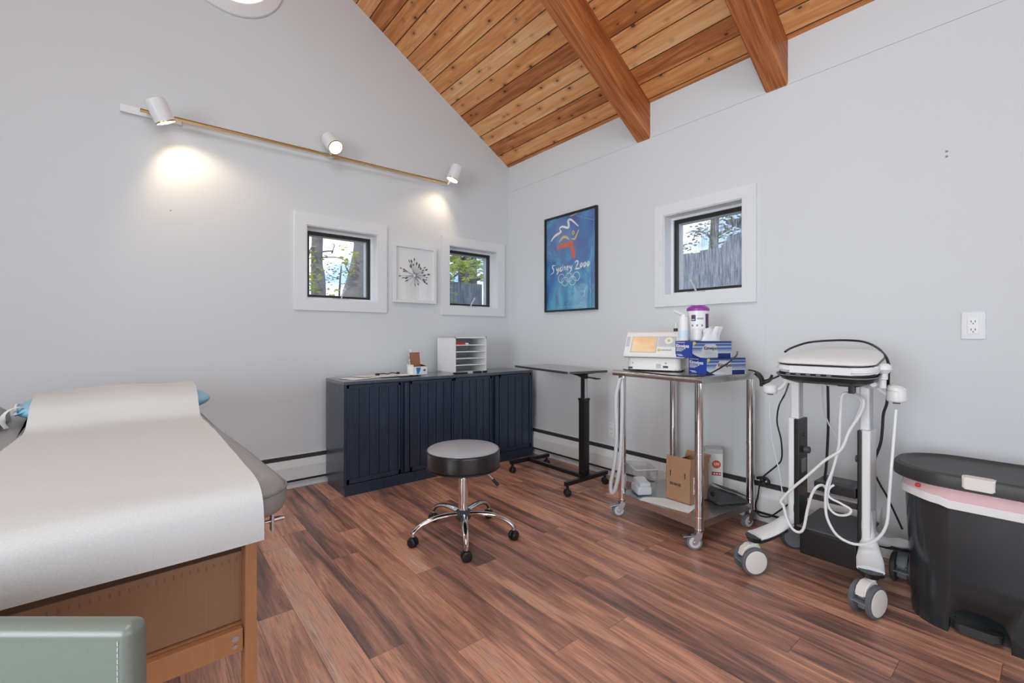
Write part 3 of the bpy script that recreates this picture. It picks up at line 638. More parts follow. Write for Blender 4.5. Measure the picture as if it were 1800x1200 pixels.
bm = nb(); box(bm, (-.70, -.33, sz[4]+.0035), (-.675, -.28, sz[4]+.016), .003); tag(obj('packet', bm, 'paper_white'), 'small white packet beside the red one in the top sorter slot', 'packet')
# pens and a folded cable in front of the sorter
for i, (a, b, r, lab) in enumerate((((-.835, -.352, TZ), (-.735, -.375, TZ), .006, 'black pen at the left of the pens before the white sorter'), ((-.80, -.372, TZ), (-.70, -.358, TZ), .005, 'black pen crossing over the left pen before the white sorter'), ((-.66, -.372, TZ), (-.52, -.372, TZ), .007, 'long black marker lying before the right half of the white sorter'))):
    a, b = V(*a)+V(0, 0, r), V(*b)+V(0, 0, r); bm = nb()
    cyl(bm, a, a.lerp(b, .9), r, seg=12); cyl(bm, a.lerp(b, .9), b, r, r*.3, seg=12); o = obj('pen', bm, 'black_plastic'); tag(o, lab, 'pen')
    bm = nb(); cyl(bm, a.lerp(b, .55), a.lerp(b, .6), r*1.12, seg=12); obj('pen_band', bm, 'light_grey', o)

# ---- framed pictures
t = thing('framed_print', 'small white framed print of a black and teal bursting flower between the two windows', 'picture', (-.985, 0, 1.52))
F = (-1.172, -.797, 1.293, 1.752)
def frame4(O, wd, y0, y1, place):
    bm = nb(); q = [(O[0], O[2]), (O[1], O[2]), (O[1], O[3]), (O[0], O[3])]; I = [(O[0]+wd, O[2]+wd), (O[1]-wd, O[2]+wd), (O[1]-wd, O[3]-wd), (O[0]+wd, O[3]-wd)]
    for k in range(4):
        k2 = (k+1) % 4; f = [q[k], q[k2], I[k2], I[k]]; lo = [bm.verts.new(place(x, y0, z)) for x, z in f]; hi = [bm.verts.new(place(x, y1, z)) for x, z in f]
        bm.faces.new(lo); bm.faces.new(hi[::-1])
        for i in range(4): bm.faces.new((lo[i], lo[(i+1) % 4], hi[(i+1) % 4], hi[i]))
    return bm
pl = lambda u, w, z: (u, w, z)
obj('picture_frame', frame4(F, .022, -.004, -.034, pl), 'trim_paint', t, world=True, smooth=False)
bm = nb(); box(bm, (F[0]+.02, -.012, F[2]+.02), (F[1]-.02, -.006, F[3]-.02)); obj('print', bm, 'paper_white', t, world=True, smooth=False)
bm = nb(); bt = nb(); bg = nb(); rnd = random.Random(9); cx, cz = -.985, 1.515
for k in range(46):
    a = rnd.uniform(-.6, PI+.6) if k < 34 else rnd.uniform(PI, 2*PI); L = rnd.uniform(.075, .135)*(1 if k < 34 else .7); L *= 1.0
    dx, dz = math.cos(a), math.sin(a); tgt = bg if k >= 34 else (bt if rnd.random() < .35 else bm)
    p0 = V(cx+dx*.012, -.0125, cz+dz*.012); p1 = V(cx+dx*L, -.0125, cz+dz*L); n = V(-dz, 0, dx)
    wdt = .0011; A = [p0-n*wdt, p1-n*wdt, p1+n*wdt, p0+n*wdt]; bg.faces.new([bg.verts.new(p) for p in A])
    if k < 36:
        l = rnd.uniform(.012, .022); ww = rnd.uniform(.0045, .008); q = [p1-V(dx, 0, dz)*l, p1-n*ww, p1+V(dx, 0, dz)*l, p1+n*ww]; tgt.faces.new([tgt.verts.new(p+V(0, -.0004, 0)) for p in q])
obj('flower_tips', bm, 'ink', t, world=True, smooth=False); obj('flower_leaves', bt, 'ink_teal', t, world=True, smooth=False); obj('flower_stems', bg, 'ink_grey', t, world=True, smooth=False)
bm = nb(); box(bm, (F[0]+.02, -.020, F[2]+.02), (F[1]-.02, -.018, F[3]-.02)); obj('picture_glass', bm, 'glass', t, world=True, smooth=False)
# poster
PY0, PY1, PZ0, PZ1 = -.515, -1.084, 1.230, 2.020
t = thing('poster', 'tall black framed blue poster reading Sydney 2000 with torch emblem and rings', 'poster', (0, -.80, 1.62))
pr = lambda u, w, z: (w, u, z)
obj('poster_frame', frame4((PY1, PY0, PZ0, PZ1), .014, -.002, -.026, pr), 'black_plastic', t, world=True, smooth=False)
bm = nb(); box(bm, (-.012, PY1+.01, PZ0+.01), (-.008, PY0-.01, PZ1-.01)); obj('poster_print', bm, 'poster_print', t, world=True, smooth=False)
def PP(u, v, e=0.): return V(-.0128-e, PY0+(PY1-PY0)*u, PZ1-(PZ1-PZ0)*v)     # u across, v down
def stroke(bm, pts, w, taper=True, e=0.):
    P = smoothpts([PP(*p, e) for p in pts], 8); N = len(P); L = []
    for i, p in enumerate(P):
        d = (P[min(i+1, N-1)]-P[max(i-1, 0)]); n = V(0, -d.z, d.y).normalized(); k = i/(N-1); ww = w*(math.sin(PI*min(max(k, .06), .94))**.5 if taper else 1)/2
        L.append((bm.verts.new(p-n*ww), bm.verts.new(p+n*ww)))
    for a, b in zip(L, L[1:]): bm.faces.new((a[0], a[1], b[1], b[0]))
bm = nb()
stroke(bm, [(.12, .245), (.20, .20), (.31, .175), (.33, .155)], .020); stroke(bm, [(.32, .165), (.30, .13), (.36, .12), (.46, .145), (.48, .12), (.47, .075), (.52, .07), (.60, .115), (.66, .155)], .020)
obj('torch_flame', bm, 'paper_white', t, world=True, smooth=False)
bm = nb(); stroke(bm, [(.29, .275), (.36, .235), (.42, .235), (.49, .27)], .022); stroke(bm, [(.53, .265), (.59, .275), (.62, .25), (.67, .19)], .016); stroke(bm, [(.545, .205), (.565, .19), (.585, .205), (.565, .225), (.545, .208)], .008, False)
obj('runner_arms', bm, 'yellow', t, world=True, smooth=False)
bm = nb(); stroke(bm, [(.24, .345), (.34, .315), (.44, .32), (.52, .305), (.56, .33)], .040); stroke(bm, [(.50, .31), (.545, .36), (.57, .42), (.578, .47)], .040); obj('runner_leg', bm, 'orange_red', t, world=True, smooth=False)
# hand drawn lettering, one stroke list per character in a unit cell (x, y down)
GL = {'S': [[(.85, .05), (.55, .0), (.4, .22), (.6, .5), (.55, .85), (.1, 1.1)]], 'y': [[(.15, .35), (.25, .7), (.6, .65), (.75, .35)], [(.78, .35), (.6, .95), (.2, 1.35)]],
      'd': [[(.7, .4), (.3, .45), (.15, .85), (.5, .9), (.75, .6)], [(.95, .0), (.72, .95)]], 'n': [[(.25, .4), (.12, .95)], [(.18, .7), (.5, .38), (.65, .55), (.6, .95)]],
      'e': [[(.15, .7), (.6, .6), (.55, .38), (.2, .55), (.2, .9), (.7, .85)]], '2': [[(.1, .2), (.5, .0), (.7, .25), (.2, .95)], [(.2, .97), (.6, .93), (1.05, .97)]], '0': [[(.5, .3), (.2, .55), (.25, .9), (.6, .8), (.75, .45), (.5, .3)]]}
bm = nb(); x = .095
for ch, wd in (('S', .155), ('y', .085), ('d', .085), ('n', .075), ('e', .065), ('y', .085), (' ', .03), ('2', .125), ('0', .075), ('0', .075), ('0', .075)):
    for st in GL.get(ch, []):
        sc = .085 if ch in 'S2' else .072; stroke(bm, [(x+px*wd*.84, .508+(.0 if ch in 'S2' else .008)+py*sc-.02*(x-.1)) for px, py in st], .0125, True)
    x += wd*.84
obj('lettering', bm, 'paper_white', t, world=True, smooth=False)
bm = nb()
for u, v in ((.335, .655), (.48, .655), (.625, .655), (.405, .693), (.55, .693)):
    P = [PP(u, v)+V(0, math.cos(a)*.0375, math.sin(a)*.0375) for a in [2*PI*k/32 for k in range(32)]]; Q = [PP(u, v)+V(0, math.cos(a)*.0330, math.sin(a)*.0330) for a in [2*PI*k/32 for k in range(32)]]
    A = [bm.verts.new(p) for p in P]; B = [bm.verts.new(p) for p in Q]
    for k in range(32): bm.faces.new((A[k], A[(k+1) % 32], B[(k+1) % 32], B[k]))
obj('ring_emblem', bm, 'paper_white', t, world=True, smooth=False)
bm = nb(); stroke(bm, [(.77, .80), (.78, .845)], .012); stroke(bm, [(.83, .80), (.835, .835)], .008); stroke(bm, [(.87, .79), (.90, .835)], .010); stroke(bm, [(.50, .035), (.58, .03), (.64, .02)], .006); obj('brush_marks', bm, 'yellow', t, world=True, smooth=False)
bm = nb()
for k in range(26):
    u = .24+k*.022; box(bm, PP(u, .953)-V(.0003, 0, .0016), PP(u+.012, .953)+V(.0003, 0, .0016))
obj('fine_print', bm, 'light_grey', t, world=True, smooth=False)
bm = nb(); box(bm, (-.0195, PY1+.012, PZ0+.012), (-.0180, PY0-.012, PZ1-.012)); obj('poster_glass', bm, 'glass', t, world=True, smooth=False)

# ---- track light with three spots
TZL = 2.292
t = thing('wall_track_light', 'brass and white wall track light with three white spot heads', 'track light', (-1.7, 0, TZL))
bm = nb(); box(bm, (-2.777, -.022, TZL-.020), (-2.50, -.001, TZL+.022), .003); obj('canopy', bm, 'white_plastic', t, world=True)
bm = nb(); box(bm, (-2.66, -.052, TZL-.002), (-2.62, -.02, TZL+.006)); box(bm, (-1.66, -.052, TZL), (-1.63, -.001, TZL+.012)); box(bm, (-.73, -.052, TZL+.006), (-.70, -.001, TZL+.02)); obj('wall_bracket', bm, 'white_plastic', t, world=True)
bm = nb(); a, b = V(-2.69, -.060, TZL-.004), V(-.70, -.060, TZL+.012); tube(bm, [a, b], .0095, 8, raw=True); obj('rail', bm, 'brass', t, world=True)
def spot(c, d, power, name_c, cone=95):
    c = V(*c); d = V(*d).normalized(); M = Matrix.Translation(c)@orient(d)
    r = .050; bm = nb(); lathe(bm, [(0, -.115), (r-.012, -.115), (r-.003, -.110), (r, -.10), (r, .012), (r-.003, .012), (r-.003, -.02), (0, -.02)], M, 36); h = obj('spot_head', bm, 'white_plastic', t, world=True)
    bm = nb(); lathe(bm, [(r-.004, .0125), (r+.0006, .0125), (r+.0006, .006), (r-.004, .006)], M, 36); obj('brass_rim', bm, 'brass', h, world=True)
    bm = nb(); lathe(bm, [(0, .004), (r-.006, .004), (r-.006, -.01), (0, -.01)], M, 32); obj('lamp', bm, 'lamp_glow', h, world=True)
    bm = nb(); q = V(c.x, -.060, TZL+.004); cyl(bm, q, c-d*.05, .008, seg=12); obj('swivel', bm, 'white_plastic', h, world=True)
    l = light('spot', 'SPOT', c+d*.03, c+d, power, (1, .74, .48), spot_size=math.radians(cone), spot_blend=.7, shadow_soft_size=.035)
spot(Lw(290, 212, -.15), (.42, .16, -.85), 7.5, 0, 112)
spot(Lw(589, 258, -.15), (.18, -.62, -.62), 9, 0, 80)
spot(Lw(796, 314, -.14), (-.30, .12, -.85), 5.5, 0, 100)
# round wall lamp high on the gable
c = Lw(404, 25, 0.); c.z += .312; t = thing('round_wall_lamp', 'round white wall lamp at the top edge high on the gable wall', 'lamp', (c.x, 0, c.z)); M = MX((c.x, 0, c.z), (1, 0, 0), (0, 0, 1))
bm = nb(); lathe(bm, [(0, .0), (.305, .0), (.312, .006), (.307, .016), (.25, .030), (.24, .030), (.235, .026), (0, .026)], M, 64); obj('lamp_body', bm, 'white_plastic', t, world=True)
bm = nb(); lathe(bm, [(0, .027), (.233, .027), (.22, .036), (0, .046)], M, 48); obj('lamp_shade', bm, 'wall_lamp_glow', t, world=True)
# outlets and wall marks
def outlet(y, z, label):
    t = thing('wall_outlet', label, 'outlet', (0, y, z)); bm = nb(); box(bm, (-.006, -.036, -.057), (0, .036, .057), .004); obj('cover_plate', bm, 'trim_paint', t)
    bm = nb(); box(bm, (-.0078, -.017, -.034), (-.004, .017, .034), .0012); obj('socket_face', bm, 'white_plastic', t)
    bm = nb()
    for dz in (.017, -.017):
        for dy in (-.006, .006): box(bm, (-.0084, dy-.001, dz-.004), (-.007, dy+.001, dz+.005))
        cyl(bm, (-.0084, 0, dz-.009), (-.007, 0, dz-.009), .0022, seg=10)
    obj('socket_slots', bm, 'ink', t)
o1 = R(1711, 572); outlet(o1.y, o1.z, 'white double wall outlet high on the right wall above the black bin')
o2 = R(1076, 757); outlet(o2.y, o2.z, 'white wall outlet low on the right wall beside the steel cart leg')
for nm, p, lab in (('wall_hole', R(1664, 266), 'dark screw hole upper of the pair on the right wall'), ('wall_hole', R(1664, 275), 'dark screw hole lower of the pair on the right wall'), ('wall_hole', Lw(300, 370), 'tiny dark nail mark below the left spot light')):
    bm = nb(); d = V(1, 0, 0) if p.x > -.1 else V(0, 1, 0); cyl(bm, p-d*.0006, p+d*.0005, .005 if d.x else .004, seg=10); tag(obj(nm, bm, 'ink_grey'), lab, 'hole')

# ---- rolling stool
SC = V(-1.405, -1.365, 0)
t = thing('rolling_stool', 'round black stool with sheen painted pale on top, five legged chrome caster base', 'stool', SC)
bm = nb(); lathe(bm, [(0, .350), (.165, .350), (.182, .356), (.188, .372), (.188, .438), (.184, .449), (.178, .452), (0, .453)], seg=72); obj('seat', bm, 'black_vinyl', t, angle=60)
bm = nb(); lathe(bm, [(.1835, .448), (.1815, .4525), (.174, .4575), (.10, .461), (0, .462)], seg=72); obj('seat_top', bm, 'seat_sheen_vinyl', t, angle=60)  # bright sheen of the seat put into the colour of its top
bm = nb(); tube(bm, [(.1865*math.cos(a), .1865*math.sin(a), .4465) for a in [2*PI*k/64 for k in range(64)]], .0028, 6, closed=True, raw=True); tube(bm, [(.187*math.cos(a), .187*math.sin(a), .362) for a in [2*PI*k/64 for k in range(64)]], .0028, 6, closed=True, raw=True); obj('seam_piping', bm, 'black_plastic', t)
bm = nb(); lathe(bm, [(0, .325), (.055, .325), (.08, .350), (0, .350)], seg=32); cyl(bm, (0, 0, .29), (0, 0, .33), .016, seg=24); obj('gas_lift', bm, 'black_plastic', t)
bm = nb(); cyl(bm, (0, 0, .10), (0, 0, .302), .0255, seg=32); cyl(bm, (0, 0, .300), (0, 0, .318), .019, seg=32); obj('column', bm, 'chrome', t)
bm = nb(); lathe(bm, [(0, .085), (.028, .085), (.040, .098), (.044, .115), (.040, .130), (.028, .140), (0, .140)], seg=32); obj('hub', bm, 'dark_grey', t)
bm = nb(); dd = V(RV[0], RV[1], 0); tube(bm, [V(0, 0, .337)+dd*.03, V(0, 0, .335)+dd*.10, V(0, 0, .300)+dd*.145, V(0, 0, .272)+dd*.17], .0045, 8); lv = obj('height_lever', bm, 'chrome', t)
bm = nb(); tube(bm, [V(0, 0, .292)+dd*.152, V(0, 0, .262)+dd*.18], .0085, 10, raw=True); obj('lever_grip', bm, 'black_plastic', lv)
def office_caster(parent, p, yaw, R_=.024, mat='black_plastic'):
    M = Matrix.Translation(p)@Matrix.Rotation(yaw, 4, 'Z'); bm = nb()
    for s in (-1, 1): lathe(bm, [(0, 0), (R_*.55, .0), (R_*.9, .001), (R_, .005), (R_, .012), (R_*.8, .0175), (0, .0195)], M@Matrix.Translation((0, 0, R_))@Matrix.Rotation(s*PI/2, 4, 'X')@Matrix.Translation((0, 0, .003)), 28)
    o = obj('caster', bm, mat, parent); bm = nb(); cyl(bm, M@V(0, 0, R_*1.2), M@V(0, 0, R_*2+.016), .0095, seg=14); lathe(bm, [(0, -.0035), (R_*1.06, -.0035), (R_*1.06, .0035), (0, .0035)], M@Matrix.Translation((0, 0, R_))@Matrix.Rotation(PI/2, 4, 'X'), 28); obj('caster_fork', bm, 'black_plastic', o)
tips = [Z(820, 988)-SC, Z(907, 950)-SC, Z(866, 907)-SC, Z(764, 917)-SC, Z(726, 962)-SC]
a0 = math.atan2(tips[0].y, tips[0].x)
for k in range(5):
    a = a0+k*2*PI/5; d = V(math.cos(a), math.sin(a), 0); up = V(0, 0, 1); n = V(-d.y, d.x, 0); r_ = .262
    bm = nb(); pts = [d*.028+up*.118, d*.08+up*.123, d*.15+up*.120, d*.21+up*.103, d*.245+up*.082, d*r_+up*.060]
    tube(bm, pts, lambda u: (.0185-.008*u**1.5, .0125-.003*u), 14, 8, flat=n); tube(bm, [d*r_+up*.066, d*r_+up*.050], .0105, 12, raw=True); obj('leg', bm, 'chrome', t)
    office_caster(t, d*r_, a+PI/2+[.3, -.5, .8, .2, .6][k])

# ---- overbed table
T4 = (.34, .76); zc = .793; yaw = -.208
t = thing('overbed_table', 'black tilting overbed table on an H shaped caster base beside the sideboard', 'table', (-.33, -1.02, 0))
M = Matrix.Translation((-.275, -.925, zc))@Matrix.Rotation(yaw, 4, 'Z')
bm = nb(); prism(bm, rrect(T4[0], T4[1], .018), -.016, .0, M=M, bev=.002); obj('tabletop', bm, 'table_laminate', t, world=True)
pc = V(-.345, -1.245, 0)
bm = nb(); 
for v0, v1 in (((-.13, -.32), (.10, -.30)),): pass
bm = nb(); tube(bm, [(pc.x, pc.y, zc-.045), (-.33, -1.17, zc-.03), (-.31, -1.06, zc-.022)], (.012), 8, raw=True); box(bm, (-.40, -1.25, zc-.026), (-.24, -1.21, zc-.016)); box(bm, (-.36, -1.27, zc-.055), (-.33, -1.23, zc-.018), .004); obj('top_bracket', bm, 'black_steel', t, world=True)
bm = nb(); tube(bm, [(-.335, -1.265, zc-.045), (-.30, -1.31, zc-.052)], .006, 8, raw=True); box(bm, (-.315, -1.335, zc-.058), (-.275, -1.30, zc-.050), .003); obj('release_lever', bm, 'black_steel', t, world=True)
bm = nb(); box(bm, (pc.x-.016, pc.y-.016, .50), (pc.x+.016, pc.y+.016, zc-.03), .002); obj('inner_post', bm, 'black_steel', t, world=True)
bm = nb(); box(bm, (pc.x-.010, pc.y-.0168, .55), (pc.x+.010, pc.y-.0158, zc-.05)); box(bm, (pc.x+.0158, pc.y-.01, .55), (pc.x+.0168, pc.y+.01, zc-.05)); obj('post_rail', bm, 'light_grey', t, world=True)
bm = nb(); box(bm, (pc.x-.026, pc.y-.026, .075), (pc.x+.026, pc.y+.026, .60), .003); box(bm, (pc.x-.029, pc.y-.029, .588), (pc.x+.029, pc.y+.029, .605), .002); obj('outer_post', bm, 'black_steel', t, world=True)
bf = [V(-.585, -1.30, 0), V(-.17, -1.30, 0)]; bk = [V(-.545, -.695, 0), V(-.17, -.715, 0)]
for a, b in (bf, bk):
    bm = nb(); d = (b-a).normalized(); box(bm, (0, -.013, .066), ((b-a).length, .013, .092), .002, M=MX(a, d, (-d.y, d.x, 0))); obj('foot_bar', bm, 'black_steel', t, world=True)
bm = nb(); a, b = V(-.375, -.70, 0), V(-.375, -1.30, 0); d = (b-a).normalized(); box(bm, (0, -.013, .066), ((b-a).length, .013, .092), .002, M=MX(a, d, (-d.y, d.x, 0))); box(bm, (pc.x-.05, -1.30, .07), (pc.x+.028, pc.y+.02, .0915)); obj('cross_bar', bm, 'black_steel', t, world=True)
for p in [bf[0]+V(.02, 0, 0), bf[1]-V(.02, 0, 0), bk[0]+V(.02, 0, 0), bk[1]-V(.02, 0, 0)]: office_caster(t, p-V(-.33, -1.02, 0), .8+p.y, .0225)

# ---- stainless cart
CC = V(-.352, -1.988, 0); cyaw = -.097; t = thing('steel_cart', 'stainless steel two shelf utility cart on casters by the right wall', 'cart', CC, cyaw)
w2, l2 = .2306, .2439; zt = .835
bm = nb(); mw, ml = w2+.040, l2+.040
box(bm, (-mw+.01, -ml+.004, zt-.004), (mw-.01, ml-.004, zt), .001); box(bm, (-mw+.006, -ml, zt-.033), (mw-.006, -ml+.003, zt-.001), .001); box(bm, (-mw+.006, ml-.003, zt-.033), (mw-.006, ml, zt-.001), .001)
for s in (-1, 1):
    P = [(s*(mw-.016)+s*.016*math.cos(a), zt-.016+.016*math.sin(a)) for a in [PI/2-PI*1.15*k/14 for k in range(15)]]
    P2 = [(s*(mw-.016)+s*.0145*math.cos(a), zt-.016+.0145*math.sin(a)) for a in [PI/2-PI*1.15*k/14 for k in range(15)]]
    rings(bm, [[V(x, y, z) for x, z in P+P2[::-1]] for y in (-ml, ml)], close=True)
obj('cart_top', bm, 'stainless', t)
bm = nb(); zs_ = .137; box(bm, (-w2-.012, -l2-.012, zs_-.004), (w2+.012, l2+.012, zs_), .001)
for a, b in (((-w2-.012, -l2-.012), (w2+.012, -l2-.009)), ((-w2-.012, l2+.009), (w2+.012, l2+.012)), ((-w2-.012, -l2-.012), (-w2-.009, l2+.012)), ((w2+.009, -l2-.012), (w2+.012, l2+.012))): box(bm, (*a, zs_-.036), (*b, zs_-.001))
obj('lower_shelf', bm, 'stainless', t)
for i, (sx, sy) in enumerate(((-1, 1), (-1, -1), (1, -1), (1, 1))):
    p = V(sx*w2, sy*l2, 0); bm = nb(); cyl(bm, p+V(0, 0, .10), p+V(0, 0, zt-.004), .0205, seg=28)
    for z in (.155, .098, .46): cyl(bm, p+V(0, 0, z-.003), p+V(0, 0, z+.003), .0222, seg=28)
    lg = obj('leg', bm, 'chrome', t)
    yw = [2.6, 2.4, 2.9, 2.2][i]; M = Matrix.Translation(p)@Matrix.Rotation(yw, 4, 'Z')
    bm = nb(); rW = .036; off = .022
    cyl(bm, M@V(off, -.011, rW), M@V(off, .011, rW), rW, seg=32, bev=.004); ca = obj('caster', bm, 'mid_grey', t)
    bm = nb(); cyl(bm, M@V(off, -.0125, rW), M@V(off, .0125, rW), rW*.72, seg=28); obj('wheel_disc', bm, 'hose_grey', ca)
    bm = nb()
    for s in (-1, 1): prism(bm, [(-.012, .088), (.014, .088), (off+.012, rW), (off+.006, rW-.012), (off-.008, rW-.010), (-.010, .065)], s*.0145, s*.017, M=M@MX((0, 0, 0), (1, 0, 0), (0, 0, 1)))
    cyl(bm, M@V(0, 0, .083), M@V(0, 0, .092), .019, seg=20); cyl(bm, M@V(off, -.02, rW), M@V(off, .02, rW), .006, seg=12); cyl(bm, M@V(0, 0, .09), M@V(0, 0, .10), .012, seg=16)
    if i < 2: box(bm, (-.020, -.016, .070), (.052, .016, .074), .001, M=M@Matrix.Rotation(.18, 4, 'Y')@Matrix.Translation((.012, 0, 0)))
    obj('caster_fork', bm, 'zinc', ca)

# helper frame for things whose front runs along direction d (world yaw)
def yawof(d): return math.atan2(d[1], d[0])
# ---- light therapy console
p = Z(1102, 651, zt); yw = math.radians(-70); t = thing('medical_console', 'cream tabletop medical laser console with glowing orange touch screen on the steel cart', 'machine', (p.x, p.y, zt+.001), yw)
W, D, H = .285, .21, .075
bm = nb(); prism(bm, rrect(W, D, .03, 8, W/2, D/2), .008, H, bev=.004); obj('base_case', bm, 'cream_plastic', t)
bm = nb()
for x in (.03, W-.03):
    for y in (.03, D-.03): cyl(bm, (x, y, 0), (x, y, .009), .012, seg=14)
box(bm, (.005, .012, .003), (W-.005, D-.01, .009)); obj('foot_pad', bm, 'black_rubber', t)
bm = nb()  # wedge display housing: profile in YZ
prof = [(-.028, H+.004), (-.030, H+.014), (.052, H+.136), (.066, H+.142), (.120, H+.140), (D+.004, H+.06), (D+.004, H+.004)]
rings(bm, [[V(x, y, z) for y, z in prof] for x in (-.012, W+.030)], close=True); bmesh.ops.bevel(bm, geom=list(bm.edges), offset=.004, segments=2, affect='EDGES', clamp_overlap=True); obj('display_housing', bm, 'warm_white', t)
bm = nb(); box(bm, (-.008, -.022, H-.002), (W+.024, D, H+.005)); obj('shadow_gap', bm, 'mid_grey', t)
sl = V(0, .082, .122).normalized(); o_ = V(-.012, -.030, H+.014); nrm = V(1, 0, 0).cross(sl)
def FM(x, s): return MX(o_+V(x, 0, 0)+sl*s+nrm*.0004, (1, 0, 0), sl)
bm = nb(); box(bm, (.036, .016, 0), (.176, .122, .0015), .0, M=FM(0, 0)); obj('screen_bezel', bm, 'light_grey', t)
bm = nb(); box(bm, (.042, .022, .0005), (.168, .118, .0025), M=FM(0, 0)); obj('touch_screen', bm, 'display_screen', t)
bm = nb(); box(bm, (.180, .056, 0), (.275, .122, .001), M=FM(0, 0)); obj('control_panel', bm, 'light_grey', t)
bm = nb(); box(bm, (.006, .055, 0), (.024, .120, .001), M=FM(0, 0)); obj('side_badge', bm, 'light_grey', t)
bm = nb(); cyl(bm, FM(.236, .092)@V(0, 0, 0), FM(.236, .092)@V(0, 0, .004), .022, seg=28); bt_ = obj('round_button', bm, 'warm_white', t)
bm = nb(); cyl(bm, FM(.236, .092)@V(0, 0, .003), FM(.236, .092)@V(0, 0, .006), .007, seg=20); obj('button_mark', bm, 'yellow', bt_)
bm = nb(); cyl(bm, FM(.190, .034)@V(0, 0, .0), FM(.190, .034)@V(0, 0, .001), .009, seg=20); obj('logo_dot', bm, 'yellow', t)
text('lettering', 'sunmedic', .012, FM(.201, .031), 'ink_grey', t) if False else None
bm = nb()
for k in range(9): box(bm, (.202+k*.006, .031, 0), (.2062+k*.006, .036+.001*(k % 3), .0009), M=FM(0, 0))
obj('maker_name', bm, 'ink_grey', t)
bm = nb(); box(bm, (.008, -.0012, .012), (.032, .001, .022)); box(bm, (W-.088, -.0012, .020), (W-.062, .001, .032)); obj('front_port', bm, 'black_plastic', t)
bm = nb()
for k in range(4): box(bm, (W-.125, -.0008, .020+k*.006), (W-.098-.003*(k % 2), .001, .0225+k*.006))
box(bm, (.030, -.0008, .040), (.035, .001, .048)); box(bm, (W-.078, -.0008, .042), (W-.070, .001, .050)); obj('front_label', bm, 'ink_grey', t)
# ---- tissue cartons
def tissue_box(corner, label, W=.232, D=.138, H=.083, yw=math.radians(-24.5), top=False):
    # corner = nearest bottom corner; long side runs +X, short side runs +Y (away, left)
    t = thing('tissue_carton', label, 'box', corner, yw, 'blue wipe cartons on the steel cart'); t['group'] = 'blue wipe cartons on the steel cart'
    bm = nb(); box(bm, (0, 0, 0), (W, D, H)); obj('carton', bm, 'carton_stripes', t, smooth=False)
    bm = nb(); box(bm, (-.0006, -.0002, 0), (.0005, D, H)); obj('end_panel', bm, 'box_blue', t, smooth=False)
    bm = nb(); prism(bm, [(.046, .016), (.100, .004), (.158, .004), (.146, .052), (.134, .068), (.076, .068), (.056, .044)], 0, .0006, M=MX((0, 0, 0), (1, 0, 0), (0, 0, 1))); obj('label_patch', bm, 'light_grey', t, smooth=False)
    bm = nb(); box(bm, (.150, -.0009, 0), (.226, .0002, .022)); prism(bm, [(0, 0), (.05, 0), (.018, .012), (0, .022)], 0, .0007, M=MX((0, 0, 0), (1, 0, 0), (0, 0, 1))); obj('corner_print', bm, 'box_navy', t, smooth=False)
    bm = nb(); prism(bm, [(0.004, .060), (.020, .070), (.018, .080), (.004, .081)], 0, .0008, M=MX((0, 0, 0), (1, 0, 0), (0, 0, 1))); obj('corner_badge', bm, 'yellow', t, smooth=False)
    text('lettering', 'Kimwipes', .025, MX((.066, -.0012, .040), (1, 0, 0), (0, 0, 1)), 'ink', t, xs=.82, bold=.0003)
    bm = nb()
    for k, (x0, x1) in enumerate(((.074, .104), (.074, .118), (.074, .112))): box(bm, (x0, -.0010, .031-k*.006), (x1, .0, .0322-k*.006))
    obj('small_print', bm, 'ink_grey', t, smooth=False)
    Me = MX((-.0010, D-.006, .050), (0, -1, 0), (0, 0, 1)); text('end_lettering', 'Kimwipes', .026, Me, 'paper_white', t, xs=1.05, bold=.0006)
    bm = nb()
    for k, (a, b, z) in enumerate(((.004, .075, .074), (.004, .08, .043), (.004, .066, .037), (.004, .05, .031), (.006, .05, .012), (.02, .06, .007))): box(bm, (-.0012, D-b-.004, z), (-.0004, D-a-.004, z+.0028))
    obj('end_print', bm, 'paper_white', t, smooth=False)
    return t
k1 = Z(1242, 659, zt+.0005); k1.z = zt+.0005
tissue_box(k1, 'lower blue and silver wipe carton lying directly on the steel cart')
k2 = Z(1217, 629, zt+.0845); k2.z = zt+.0845
b2 = tissue_box(k2, 'upper blue and silver wipe carton stacked on the other, with tissue pulled out')
U = WM[b2.name]; ztop = .0832
# tissue sticking out of the carton
bm = nb(); rnd = random.Random(5)
def tf(u, v):
    a = u*2*PI; h = v; rr = (.030+.012*math.sin(3*a+1)*v)*(1-.55*v)+.010*v*math.sin(5*a)
    return V(.135+rr*2.3*math.cos(a)+.03*v*v, .05+rr*.8*math.sin(a), ztop+.0005+.070*v+.006*math.sin(4*a)*v)
grid(bm, tf, 28, 8); o = obj('tissue', bm, 'tissue'); o.matrix_world = U; tag(o, 'crumpled white tissue rising from the upper wipe carton', 'tissue')
def local_thing(name, label, cat, M0, xyz, rz=0): 
    M = M0@Matrix.Translation(xyz)@Matrix.Rotation(rz, 4, 'Z'); t = thing(name, label, cat, M.translation, M.to_euler().z); return t
t = local_thing('wipes_tub', 'round white wipes tub with purple lid behind the tissues on the wipe carton', 'tub', U, (.130, .128, ztop+.0006), -.15)
TR, TH_ = .0545, .158
bm = nb(); lathe(bm, [(0, 0), (TR-.003, 0), (TR, .004), (TR, TH_), (TR-.002, TH_+.002), (0, TH_+.002)], seg=48); obj('tub_body', bm, 'white_plastic', t)
bm = nb(); lathe(bm, [(0, TH_), (TR+.002, TH_), (TR+.003, TH_+.012), (TR-.004, TH_+.020), (.038, TH_+.026), (.036, TH_+.030), (0, TH_+.032)], seg=48); ld = obj('tub_lid', bm, 'purple', t)
bm = nb(); lathe(bm, [(.014, TH_+.031), (.030, TH_+.031), (.030, TH_+.034), (.014, TH_+.034)], seg=28); obj('lid_cap', bm, 'paper_white', ld)
